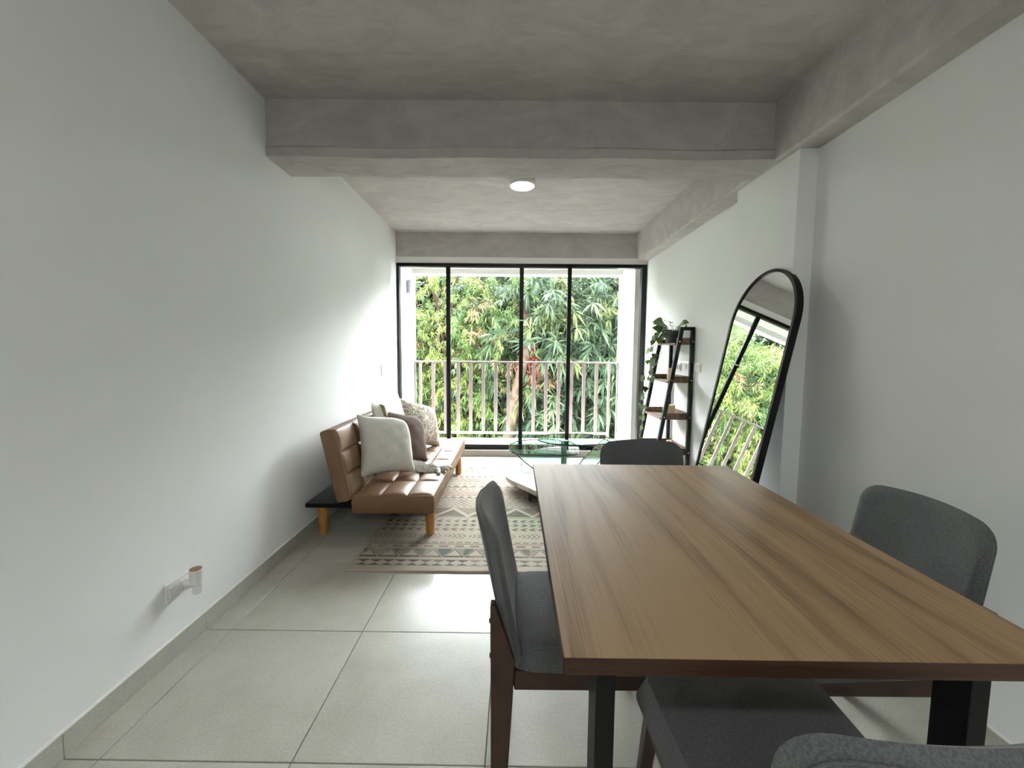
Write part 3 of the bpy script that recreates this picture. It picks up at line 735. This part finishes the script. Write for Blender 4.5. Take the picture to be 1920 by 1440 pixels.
# ---------------------------------------------------------------- futon sofa
def tufted(L, D, H, rows, cols, puff, r=0.03):
    """Quilted slab: x in [0,D], y in [0,L], top at H."""
    mb = MB(); nx, ny = cols*16, rows*18; vs = []; idx = {}
    def g(t, k):   # 0 on the seams, 1 mid pad
        q = (t*k) % 1.0; return min(1.0, (math.sin(PI*q))**0.38) if 0 < q < 1 else 0.0
    for i in range(nx+1):
        for j in range(ny+1):
            a, b_ = i/nx, j/ny
            z = H - puff*(1-g(a, cols)*g(b_, rows)) if 0 < i < nx and 0 < j < ny else H - puff*1.05
            idx[i, j] = len(vs); vs.append((a*D, b_*L, z))
    fs = [(idx[i,j], idx[i+1,j], idx[i+1,j+1], idx[i,j+1]) for i in range(nx) for j in range(ny)]
    rim = [(i, 0) for i in range(nx)] + [(nx, j) for j in range(ny)] + [(i, ny) for i in range(nx, 0, -1)] + [(0, j) for j in range(ny, 0, -1)]
    n0 = len(vs); prof = [(0.0, H-puff*1.05), (0.006, H-puff-0.02), (0.008, H*0.55), (0.004, 0.02), (-0.010, 0.004), (-0.03, 0.0)]
    ringids = [[idx[p] for p in rim]]
    for off, z in prof[1:]:
        ids = []
        for i, j in rim:
            x, y = i/nx*D, j/ny*L
            sx = -1 if i == 0 else (1 if i == nx else 0); sy = -1 if j == 0 else (1 if j == ny else 0)
            ids.append(len(vs)); vs.append((x+sx*off, y+sy*off, z))
        ringids.append(ids)
    m_ = len(rim)
    for A, B in zip(ringids[:-1], ringids[1:]):
        for k in range(m_): fs.append((A[k], B[k], B[(k+1) % m_], A[(k+1) % m_]))
    fs.append(tuple(ringids[-1]))
    mb.add(vs, fs); return mb
def piping(L, D, z, fn, parent, r=0.004):
    pts = [(0, 0), (D/2, 0), (D, 0), (D, L/4), (D, L/2), (D, 3*L/4), (D, L), (D/2, L), (0, L), (0, L/2), (0, 0)]
    mb = MB(); mb.tube([fn(x, y, z) for x, y in pts], r, 6); mb.build('piping', 'leather_piping', parent, 60)
def seams(L, D, z, rows, cols, fn, parent):
    for k in range(1, cols):
        for e in (-0.006, 0.006):
            mb = MB(); mb.tube([fn(D*k/cols+e, L*t_/24, z) for t_ in range(25)], 0.0022, 5); mb.build('seam', 'seam_thread', parent, 60)
    for k in range(1, rows):
        mb = MB(); mb.tube([fn(D*t_/12, L*k/rows, z) for t_ in range(13)], 0.0026, 5); mb.build('seam', 'seam_thread', parent, 60)
def sofa():
    y0, L = 2.685, 1.79
    root = empty('futon_sofa', (-0.95, y0+L/2, 0)); tag(root, 'tan leather futon sofa with tufted pads and round wooden legs', 'sofa')
    ox, oy = 0.95, -(y0+L/2)
    f = lambda x, y, z: (x+ox, y+oy, z)
    # seat: x -1.055 .. -0.515, z 0.175 .. 0.325, slightly rising to the front
    def fs(x, y, z): return f(-1.055+x, y0+y, 0.175+z + 0.010*x)
    mb = tufted(L, 0.535, 0.152, 6, 3, 0.022).map(fs); seat = mb.build('seat', 'tan_leather', root, 60)
    piping(L, 0.535, 0.130, fs, seat); seams(L, 0.535, 0.131, 6, 3, fs, seat)
    # backrest: from the hinge up, leaning back
    d = Vector((-0.215, 0, 0.975)).normalized(); nrm = Vector((0.975, 0, 0.215)).normalized()
    P0 = Vector((-1.172, y0, 0.262))
    def fb(x, y, z):
        p = P0 + d*x + nrm*z + Vector((0, y, 0)); return f(*p)
    mb = tufted(L, 0.478, 0.132, 6, 3, 0.022).map(fb); back = mb.build('backrest', 'tan_leather', root, 60)
    piping(L, 0.478, 0.110, fb, back); seams(L, 0.478, 0.111, 6, 3, fb, back)
    # black plinth board and legs
    o = box('base_board', f(-1.382, y0+0.01, 0.218), f(-0.60, y0+L-0.01, 0.248), 'sofa_base', root, 0.004)
    for x, y in ((-1.305, y0+0.10), (-0.560, y0+0.09), (-1.305, y0+L-0.10), (-0.545, y0+L-0.31)):
        mb = MB(); mb.lathe([(0.027, 0.011 if x > -0.9 else 0.001), (0.029, 0.016), (0.032, 0.22 if x < -0.9 else 0.18)], 20, f(x, y, 0)); mb.build('leg', 'amber_wood', root, 40)
    mb = MB(); mb.tube([f(-1.075, y0+0.02, 0.255), f(-1.055, y0+0.02, 0.262), f(-1.045, y0+0.02, 0.245)], 0.012, 8); mb.build('hinge', 'bolt_dark', root, 40)
sofa()

# ---------------------------------------------------------------- cushions and throw
def cushion(name, mat, w, h, t, M, label, cat='cushion', n=22, wrinkle=0.004, seed=1, ears=0.10, sag=0.0):
    rd = random.Random(seed); ph = [rd.uniform(0, 6.28) for _ in range(6)]
    def th(a, b): return t/2*(max(0.0, (1-abs(a)**2.3)*(1-abs(b)**2.3)))**0.5
    def wr(a, b): return wrinkle*(math.sin(9*a+4*b+ph[0])*math.sin(5*b+ph[1]) + 0.6*math.sin(15*b-6*a+ph[2]))*(1-a*a)*(1-b*b)
    mb = MB(); vs = []; idx = {}
    for sd in (1, -1):
        for i in range(n+1):
            for j in range(n+1):
                a, b_ = -1+2*i/n, -1+2*j/n
                x = a*w/2*(1-ears*(1-abs(b_)**2.0)*abs(a)**3); y = b_*h/2*(1-ears*(1-abs(a)**2.0)*abs(b_)**3)
                k_ = 1 - sag*max(0.0, a)**2*max(0.0, b_)**2
                idx[sd, i, j] = len(vs); vs.append((x*k_, y*k_, sd*th(a, b_) + wr(a, b_)))
    fs = []
    for i in range(n):
        for j in range(n):
            fs.append((idx[1,i,j], idx[1,i+1,j], idx[1,i+1,j+1], idx[1,i,j+1])); fs.append((idx[-1,i,j], idx[-1,i,j+1], idx[-1,i+1,j+1], idx[-1,i+1,j]))
    mb.add(vs, fs); o = mb.build(name, mat, None, 70); o.matrix_world = M
    return tag(o, label, cat, 'cushions on the tan sofa') if label else o
def frame(c, xaxis, yaxis):
    x = Vector(xaxis).normalized(); y = Vector(yaxis); y = (y - x*y.dot(x)).normalized(); z = x.cross(y)
    return Matrix(((x.x, y.x, z.x, c[0]), (x.y, y.y, z.y, c[1]), (x.z, y.z, z.z, c[2]), (0, 0, 0, 1)))
cushion('cushion', 'white_linen', 0.43, 0.46, 0.17, frame((-0.945, 3.08, 0.568), (0.31, 0.25, -0.035), (-0.105, 0.10, 0.385)), 'plain white linen cushion leaning on the brown cushion', seed=2, ears=0.10, sag=0.30)
cushion('cushion', 'brown_linen', 0.43, 0.43, 0.14, frame((-0.900, 3.45, 0.548), (0.29, 0.29, -0.09), (-0.13, 0.10, 0.385)), 'plain dark brown cushion between the white and patterned cushions', seed=3, ears=0.10, sag=0.30)
cushion('cushion', 'contour_linen', 0.46, 0.46, 0.15, frame((-0.895, 4.02, 0.555), (0.25, 0.31, -0.10), (-0.14, 0.09, 0.385)), 'beige cushion with wavy contour lines at sofa end by the door', seed=4, ears=0.10, sag=0.28)
lc = cushion('cushion', 'cream_knit', 0.66, 0.42, 0.12, frame((-1.050, 3.56, 0.662), (0.06, 1.0, 0.0), (-0.235, 0.02, 0.97)), None, seed=5)
tag(lc, 'off-white textured cushion with tufted tassels against the sofa back', 'cushion', 'cushions on the tan sofa')
for k in range(5):
    mb = MB(); y = -0.10+0.05*k
    mb.tube([(-0.225+0.012*(k % 2), 0.17-0.02*k, 0.03), (-0.222, 0.15-0.02*k, 0.055), (-0.215, 0.115-0.02*k, 0.06)], [0.007, 0.009, 0.004], 8); mb.build('tassel', 'khaki_tassel', lc, 60)
def throw_blanket():
    root_loc = (-0.70, 3.30, 0.325)
    mb = MB(); n = 44; vs = []; rd = random.Random(9)
    for i in range(n+1):
        for j in range(n+1):
            a, b_ = i/n, j/n
            x = -0.17 + 0.34*a + 0.018*math.sin(11*b_+3*a); wdt = 0.105*(1-0.60*a) + 0.02*math.sin(6*a)
            y = (b_-0.5)*2*wdt + 0.025*math.sin(7*a) - 0.10*a
            fold = 0.5+0.5*math.sin(b_*31+5*math.sin(a*5)); edge = math.sin(PI*b_)**0.5*math.sin(PI*min(1, a*1.02+0.02))**0.3
            vs.append((x, y, 0.004 + edge*(0.026 + 0.022*fold + 0.006*math.sin(23*a+9*b_))))
    k = n+1
    mb.add(vs, [(i*k+j, (i+1)*k+j, (i+1)*k+j+1, i*k+j+1) for i in range(n) for j in range(n)])
    low = [(x, y, 0.001) for x, y, z in vs]; mb.add(low, [(i*k+j, i*k+j+1, (i+1)*k+j+1, (i+1)*k+j) for i in range(n) for j in range(n)])
    o = mb.build('throw_blanket', 'cream_knit', None, 70); o.location = root_loc
    tag(o, 'crumpled off-white knit throw lying on the sofa seat', 'throw')
    for (x, y, dx, dy) in ((0.155, -0.085, 0.05, -0.01), (0.13, -0.13, 0.01, -0.06), (0.165, -0.06, 0.055, 0.02)):
        mb = MB(); mb.tube([(x-0.03, y+0.01, 0.02), (x, y, 0.028), (x+dx*0.5, y+dy*0.5, 0.022), (x+dx, y+dy, 0.008)], [0.012, 0.013, 0.014, 0.016], 10); mb.build('tassel', 'cream_knit', o, 60)
throw_blanket()

# ---------------------------------------------------------------- glass coffee table
def rrect(hx, hy, r, n=8, cx=0, cy=0, rot=0.0):
    out = []
    for sx, sy, a0 in ((1, 1, 0), (-1, 1, PI/2), (-1, -1, PI), (1, -1, 1.5*PI)):
        for k in range(n+1):
            a = a0 + PI/2*k/n; out.append((sx*(hx-r)+r*math.cos(a), sy*(hy-r)+r*math.sin(a)))
    c, s = math.cos(rot), math.sin(rot)
    return [(cx+c*x-s*y, cy+s*x+c*y) for x, y in out]
def coffee_table():
    cx, cy = 0.46, 3.72
    root = empty('coffee_table', (cx, cy, 0.011)); tag(root, 'tiered glass coffee table on a scalloped white marble base', 'coffee table')
    # scalloped base
    out = []
    for k in range(120):
        a = 2*PI*k/120; lob = 1 + 0.075*math.cos(4*a+0.5)
        out.append((0.48*lob*math.cos(a), 0.52*lob*math.sin(a)))
    mb = MB(); mb.prism(out, 0.085, 0.130); mb.build('base', 'marble', root, 30, 0.006, 3)
    for x, y in ((-0.3, -0.3), (0.3, -0.3), (-0.3, 0.3), (0.3, 0.3)):
        mb = MB(); mb.lathe([(0.032, -0.014), (0.035, -0.01), (0.035, 0.01), (0.032, 0.014)], 18); mb.map(lambda a, b_, c_, x=x, y=y: (x+c_, y+a, 0.0355+b_))
        w = mb.build('caster', 'rubber', root, 40)
        mb = MB(); mb.tube([(x, y, 0.06), (x, y, 0.088)], 0.012, 10); mb.build('caster_fork', 'steel', w, 40)
    GM = ['table_glass', 'glass_edge', 'glass_edge_dark']
    # lower tier: bent sheet, flat top then folding down to the base
    th = 0.010
    def sheet(nm, prof, x0, x1, yfun, edge=1):
        """prof: list of (s, z) along X; sheet spans y via yfun(s)->(ya, yb)."""
        mb = MB(); k = len(prof); vs = []
        for i, (x, z) in enumerate(prof):
            p0, p1 = prof[max(i-1, 0)], prof[min(i+1, k-1)]; tx, tz = p1[0]-p0[0], p1[1]-p0[1]; l = math.hypot(tx, tz); nx_, nz_ = -tz/l*th/2, tx/l*th/2
            ya, yb = yfun(i/(k-1)); vs += [(x+nx_, ya, z+nz_), (x+nx_, yb, z+nz_), (x-nx_, yb, z-nz_), (x-nx_, ya, z-nz_)]
        for i in range(k-1):
            a, b_ = 4*i, 4*i+4
            mb.add([vs[a], vs[a+1], vs[b_+1], vs[b_]], [(0, 1, 2, 3)], 0); mb.add([vs[a+3], vs[a+2], vs[b_+2], vs[b_+3]], [(3, 2, 1, 0)], 0)
            mb.add([vs[a], vs[a+3], vs[b_+3], vs[b_]], [(0, 1, 2, 3)], edge); mb.add([vs[a+1], vs[a+2], vs[b_+2], vs[b_+1]], [(0, 1, 2, 3)], edge)
        mb.add(vs[:4], [(0, 1, 2, 3)], edge); mb.add(vs[-4:], [(3, 2, 1, 0)], edge)
        return mb.build(nm, GM, root, 40)
    # lower glass top, octagon-like with one long straight front edge
    low = [(-0.395, -0.285), (0.055, -0.285), (0.115, -0.22), (0.155, -0.05), (0.14, 0.18), (0.06, 0.33), (-0.20, 0.36), (-0.40, 0.26), (-0.485, 0.08), (-0.49, -0.05), (-0.46, -0.20)]
    def smooth(poly, it=2):
        for _ in range(it):
            q = []
            for a, b_ in zip(poly, poly[1:]+poly[:1]): q += [(0.8*a[0]+0.2*b_[0], 0.8*a[1]+0.2*b_[1]), (0.2*a[0]+0.8*b_[0], 0.2*a[1]+0.8*b_[1])]
            poly = q
        return poly
    mb = MB(); mb.prism(smooth(low), 0.385, 0.397, 0, 1); mb.build('lower_glass_top', GM, root, 25)
    # curved glass apron folding from the lower top to the base
    mb = MB(); n = 20; vs = []
    arc = [(-0.36 + 0.40*t_, 0.10 - 0.30*math.sin(PI*0.5*t_)) for t_ in [k/n for k in range(n+1)]]
    for x, y in arc: vs += [(x, y, 0.131), (x*1.05-0.02, y*1.1-0.03, 0.386)]
    mb.add(vs, [(2*i, 2*i+2, 2*i+3, 2*i+1) for i in range(n)], 0)
    off = [(x+0.004, y+0.009, z) for x, y, z in vs]; mb.add(off, [(2*i, 2*i+1, 2*i+3, 2*i+2) for i in range(n)], 0)
    mb.add(vs+off, [(2*i, 2*i+2, 2*n+2+2*i+2, 2*n+2+2*i) for i in range(n)], 1); mb.add(vs+off, [(0, 1, 2*n+3, 2*n+2), (2*n, 2*n+1, 4*n+3, 4*n+2)], 1)
    mb.build('glass_support', GM, root, 40)
    # dark-edged curved side leaf sweeping from the top down towards the back of the base
    mb = MB(); n = 18; pts = []
    for k in range(n+1):
        t_ = k/n; pts.append((-0.47 + 0.03*math.sin(PI*t_) - 0.02*t_ + 0.30*t_**2, -0.02 - 0.16*t_, 0.391 - 0.20*t_**1.3))
    mb.tube(pts, 0.005, 8); mb.build('edge_strip', 'glass_edge_dark', root, 60)
    # metal swivel post
    mb = MB(); mb.lathe([(0.055, 0.13), (0.055, 0.15), (0.028, 0.17), (0.028, 0.44), (0.045, 0.445), (0.045, 0.455)], 24, (0.02, 0.02, 0)); mb.build('swivel_post', 'steel', root, 40)
    # upper swivelling glass top: rounded with one pointed corner
    upo = [(-0.235, 0.06), (-0.21, -0.06), (-0.11, -0.17), (0.04, -0.225), (0.20, -0.215), (0.42, -0.13), (0.44, -0.09), (0.33, 0.24), (0.29, 0.27), (0.10, 0.285), (-0.05, 0.26), (-0.18, 0.19)]
    mb = MB(); mb.prism(smooth(upo), 0.455, 0.466, 0, 2); mb.build('upper_glass_top', GM, root, 25)
    # slanting glass leaf on the far side of the post
    prof = [(0.16, 0.16), (0.22, 0.24), (0.34, 0.36), (0.42, 0.435), (0.46, 0.452)]
    sheet('slanted_glass_leaf', prof, 0, 0, lambda t_: (-0.26+0.10*t_, 0.14+0.06*t_), 2)
coffee_table()

# ---------------------------------------------------------------- arched mirror
def mirror():
    k = 0.197; nz = math.hypot(1, k); H = 1.79; Wd = 0.632
    X = Vector((0, 1, 0)); Z = Vector((k, 0, 1)).normalized(); Yv = Vector((-1, 0, k)).normalized()    # front normal
    base = Vector((1.145, 2.437, 0.0))
    root = empty('floor_mirror'); tag(root, 'tall arched floor mirror in a thin black frame leaning on the column', 'mirror')
    root.matrix_world = Matrix(((X.x, Yv.x, Z.x, base.x), (X.y, Yv.y, Z.y, base.y), (X.z, Yv.z, Z.z, base.z+0.004), (0, 0, 0, 1)))
    hw = Wd/2
    def arch(inset):
        r = hw-inset; out = [(-r, inset), (r, inset)]
        for q in range(0, 41): a = PI*q/40; out.append((r*math.cos(a), H-hw+r*math.sin(a)))
        return out
    A, B = arch(0.0), arch(0.018); n = len(A); d0, d1 = -0.036, 0.0
    mb = MB()
    vs = [(x, d1, z) for x, z in A]+[(x, d1, z) for x, z in B]+[(x, d0, z) for x, z in A]+[(x, d0, z) for x, z in B]
    fs = []
    for j in range(n):
        q = (j+1) % n; fs += [(j, q, n+q, n+j), (2*n+j, 3*n+j, 3*n+q, 2*n+q), (j, 2*n+j, 2*n+q, q), (n+j, n+q, 3*n+q, 3*n+j)]
    mb.add(vs, fs); mb.build('frame', 'mirror_frame', root, 40)
    C = arch(0.017)
    mb = MB(); mb.add([(x, -0.006, z) for x, z in C], [tuple(range(len(C)))]); mb.add([(x, -0.012, z) for x, z in C], [tuple(range(len(C)-1, -1, -1))])
    mb.build('mirror_glass', 'mirror_glass', root)
    mb = MB(); mb.add([(x, -0.030, z) for x, z in C]+[(x, -0.036, z) for x, z in C], [tuple(range(len(C))), tuple(range(2*len(C)-1, len(C)-1, -1))]); mb.build('backing', 'mirror_frame', root)
mirror()

# ---------------------------------------------------------------- ladder shelf with plant and candles
SH = [1.360, 1.020, 0.690, 0.370, 0.060]
def fx(z): return 1.466 - 0.164*(1.50-z)
def shelf():
    y0, y1 = 3.63, 4.14
    root = empty('ladder_shelf', (1.45, (y0+y1)/2, 0)); tag(root, 'black metal ladder shelf with brown wooden trays', 'shelf')
    ox, oy = -1.45, -(y0+y1)/2; w = 0.030
    for y in (y0, y1-w):
        box('back_post', (1.560+ox, y+oy, 0.0), (1.592+ox, y+w+oy, 1.50), 'black_metal', root, 0.002)
        mb = MB(); a, b_ = fx(0.0), fx(1.50)
        mb.hexa([(a+ox, y+oy, 0), (a+0.034+ox, y+oy, 0), (a+0.034+ox, y+w+oy, 0), (a+ox, y+w+oy, 0), (b_+ox, y+oy, 1.5), (b_+0.034+ox, y+oy, 1.5), (b_+0.034+ox, y+w+oy, 1.5), (b_+ox, y+w+oy, 1.5)])
        mb.build('front_leg', 'black_metal', root, None, 0.002)
        box('top_bar', (fx(1.5)+0.02+ox, y+oy, 1.470), (1.575+ox, y+w+oy, 1.50), 'black_metal', root, 0.002)
    for z in SH:
        xa, xb = fx(z)-0.012, 1.590; ya, yb = y0+w+0.001, y1-w-0.001
        t = empty('tray', ); t.parent = root
        box('board', (xa+ox, ya+oy, z-0.014), (xb+ox, yb+oy, z), 'shelf_wood', t, 0.001)
        box('lip', (xa+0.02+ox, ya+oy, z), (xb+ox, ya+0.014+oy, z+0.045), 'shelf_wood', t, 0.001)
        box('lip', (xa+0.02+ox, yb-0.014+oy, z), (xb+ox, yb+oy, z+0.045), 'shelf_wood', t, 0.001)
        box('lip', (xb-0.013+ox, ya+0.014+oy, z), (xb+ox, yb-0.014+oy, z+0.045), 'shelf_wood', t, 0.001)
        for y in (y0-0.002, y1+0.002):
            for x in (fx(z)+0.017, 1.576):
                mb = MB(); mb.lathe([(0.006, -0.003), (0.006, 0.003)], 10); mb.map(lambda a, b_, c_, x=x, y=y, z=z: (x+ox+a, y+oy+c_, z+0.012+b_)); mb.build('screw', 'steel', t, 40)
shelf()
def candle(loc, r, h, label):
    root = empty('candle', loc); tag(root, label, 'candle', 'candles on the ladder shelf')
    mb = MB(); mb.lathe([(r*0.94, 0), (r, 0.004), (r, h-0.005), (r*0.95, h), (r*0.5, h-0.004), (0.004, h-0.006)], 28); mb.build('wax', 'candle_wax', root, 40)
    mb = MB(); mb.tube([(0, 0, h-0.008), (0.001, 0, h+0.004), (0.003, 0, h+0.010)], 0.0014, 6); mb.build('wick', 'rubber', root)
candle((1.475, 3.86, SH[1]), 0.026, 0.110, 'tall slim cream candle on the second tray of the ladder shelf')
candle((1.465, 3.83, SH[2]), 0.055, 0.100, 'wide cream pillar candle on the middle tray of the ladder shelf')
candle((1.395, 3.80, SH[3]), 0.034, 0.075, 'short cream candle at the front of the lower tray')
candle((1.475, 3.82, SH[3]), 0.026, 0.085, 'slim cream candle behind the short one on lower tray')

def pothos():
    c = Vector((1.500, 3.885, SH[0]))
    root = empty('trailing_pothos', c); tag(root, 'green trailing pothos in a dark grey pot on the top tray', 'plant')
    pot_prof = [(0.040, 0.0), (0.062, 0.004), (0.074, 0.10), (0.078, 0.105), (0.078, 0.118), (0.070, 0.118), (0.066, 0.095)]
    mb = MB(); mb.lathe(pot_prof, 28); mb.build('pot', 'pot_grey', root, 40)
    mb = MB(); mb.lathe([(0.064, 0.088), (0.064, 0.098), (0.02, 0.104)], 20); mb.build('soil', 'soil', root, 40)
    # heart-shaped leaf, length 1 along +X
    mb = MB(); outl = [(0.0, 0.0), (-0.06, 0.22), (0.10, 0.40), (0.34, 0.42), (0.62, 0.28), (0.84, 0.11), (1.0, 0.0)]
    n = len(outl); vs = []
    for x, y in outl: vs += [(x, y, 0.10*y - 0.18*x*x), (x, 0, -0.18*x*x), (x, -y, 0.10*y - 0.18*x*x)]
    fs = []
    for i in range(n-1): fs += [(3*i, 3*i+1, 3*i+4, 3*i+3), (3*i+1, 3*i+2, 3*i+5, 3*i+4)]
    mb.add(vs, fs); leafme = mb.mesh('leaf', 'pothos_leaf', 80)
    rd = random.Random(12)
    def leaf(p, d, size, roll=0.0):
        d = Vector(d).normalized(); up = Vector((-0.45, -0.7, 0.5)) + Vector((rd.uniform(-.4, .4), rd.uniform(-.4, .4), rd.uniform(-.3, .3)))
        z = (up - d*up.dot(d)).normalized(); y = z.cross(d)
        o = link('leaf', leafme, root)
        o.matrix_local = Matrix(((d.x*size, y.x*size, z.x*size, p[0]), (d.y*size, y.y*size, z.y*size, p[1]), (d.z*size, y.z*size, z.z*size, p[2]), (0, 0, 0, 1)))
    def vine(pts, leaves, r=0.0028, size=(0.06, 0.085)):
        mb = MB(); P = [Vector(q) for q in pts]; fine = []
        for i in range(len(P)-1):
            for k in range(6):
                t_ = k/6; p0, p1, p2, p3 = P[max(i-1, 0)], P[i], P[i+1], P[min(i+2, len(P)-1)]
                fine.append(0.5*((2*p1)+(p2-p0)*t_+(2*p0-5*p1+4*p2-p3)*t_*t_+(3*p1-p0-3*p2+p3)*t_**3))
        fine.append(P[-1]); mb.tube(fine, r, 6); mb.build('vine', 'vine_stem', root, 60)
        for k in range(leaves):
            q = fine[int((k+0.8)/(leaves+0.3)*(len(fine)-1))]; sd = 1 if k % 2 else -1
            leaf(q, (-0.35+rd.uniform(-.3, .3), sd*0.7+rd.uniform(-.3, .3), -0.75+rd.uniform(-.2, .35)), rd.uniform(*size))
    # crown leaves
    for a, el, s in ((0.6, 0.4, 0.10), (4.0, 0.9, 0.11), (3.3, 0.9, 0.10), (4.7, 0.55, 0.11), (2.0, 0.3, 0.10), (0.2, 0.9, 0.105), (1.3, 0.7, 0.10), (2.3, 0.6, 0.09), (3.0, 0.35, 0.09), (3.6, 0.7, 0.085), (4.4, 0.2, 0.095), (5.0, 0.8, 0.09), (5.7, 0.5, 0.08), (2.7, 1.1, 0.09)):
        p = (0.045*math.cos(a), 0.045*math.sin(a), 0.10); q = (p[0]+0.06*math.cos(a), p[1]+0.06*math.sin(a), 0.10+0.10*el)
        mb = MB(); mb.tube([p, ((p[0]+q[0])/2, (p[1]+q[1])/2, (p[2]+q[2])/2+0.02), q], 0.0025, 6); mb.build('stalk', 'vine_stem', root, 60)
        leaf(q, (math.cos(a), math.sin(a), 0.25-0.4*rd.random()), s)
    # hanging vines over the front edge and over the door side
    vine([(-0.04, 0.02, 0.10), (-0.10, 0.08, 0.12), (-0.135, 0.12, 0.05), (-0.14, 0.14, -0.10), (-0.135, 0.15, -0.30), (-0.15, 0.16, -0.42)], 10)
    vine([(-0.04, -0.02, 0.10), (-0.105, 0.02, 0.09), (-0.14, 0.04, 0.0), (-0.15, 0.07, -0.15), (-0.165, 0.10, -0.28), (-0.20, 0.13, -0.42), (-0.215, 0.13, -0.60), (-0.20, 0.12, -0.74)], 12)
    vine([(-0.02, 0.05, 0.10), (-0.09, 0.13, 0.09), (-0.14, 0.18, 0.0), (-0.17, 0.20, -0.2), (-0.21, 0.21, -0.45), (-0.215, 0.20, -0.66), (-0.20, 0.18, -0.82), (-0.235, 0.17, -0.96)], 11, size=(0.05, 0.072))
    vine([(-0.05, 0.0, 0.10), (-0.12, -0.03, 0.05), (-0.11, 0.0, -0.10), (-0.16, 0.07, -0.25), (-0.19, 0.10, -0.33)], 4, size=(0.04, 0.055))
pothos()

# ---------------------------------------------------------------- wall plates
def plate(name, loc, ysz, zsz, side, label, cat, rockers=1, dark=False):
    root = empty(name, loc); tag(root, label, cat); s = side
    mb = MB(); mb.box((0 if s > 0 else -0.009, -ysz/2, -zsz/2), (0.009 if s > 0 else 0, ysz/2, zsz/2)); mb.build('cover_plate', 'white_plastic', root, None, 0.002)
    for k in range(rockers):
        yy = (k-(rockers-1)/2)*ysz*0.5; hy = ysz*0.17
        mb = MB(); mb.box((0.004 if s > 0 else -0.013, yy-hy, -zsz*0.28), (0.013 if s > 0 else -0.004, yy+hy, zsz*0.28)); mb.build('rocker', 'grey_plastic' if dark else 'white_plastic', root, None, 0.0015)
    return root
plate('light_switch', (XL, 4.43, 1.06), 0.085, 0.125, 1, 'white light switch on the wall above the sofa end', 'switch')
plate('light_switch', (XR, 3.56, 1.150), 0.12, 0.078, -1, 'white light switch between ladder shelf and mirror', 'switch', 2)
plate('wall_outlet', (XR, 3.965, 1.140), 0.11, 0.078, -1, 'white wall outlet behind the candle on the ladder shelf', 'outlet', 2, True)
plate('wall_outlet', (XR, 3.785, 1.150), 0.09, 0.078, -1, 'white wall outlet behind the near post of the ladder shelf', 'outlet', 1, True)
plate('wall_outlet', (XL, 1.652, 0.285), 0.12, 0.080, 1, 'white wall outlet low on the wall holding the air freshener', 'outlet', 2)
def freshener():
    root = empty('air_freshener', (XL+0.010, 1.685, 0.285)); tag(root, 'white plug-in air freshener with a brown top', 'air freshener')
    mb = MB(); mb.lathe([(0.020, 0.0), (0.020, 0.030), (0.017, 0.034)], 20); mb.map(lambda x, y, z: (z+0.0005, x, y)); mb.build('plug', 'white_plastic', root, 40)
    mb = MB(); mb.lathe([(0.015, -0.008), (0.022, -0.004), (0.024, 0.02), (0.025, 0.058), (0.023, 0.060)], 24, (0.048, 0, 0)); mb.build('body', 'white_plastic', root, 40)
    mb = MB(); mb.lathe([(0.0225, 0.056), (0.0225, 0.0625), (0.010, 0.063)], 24, (0.048, 0, 0)); mb.build('lid', 'cork_top', root, 40)
    mb = MB(); mb.lathe([(0.006, -0.050), (0.015, -0.046), (0.017, -0.03), (0.016, -0.010), (0.012, -0.005)], 20, (0.048, 0, 0)); mb.build('vial', 'clear_bulb', root, 40)
freshener()
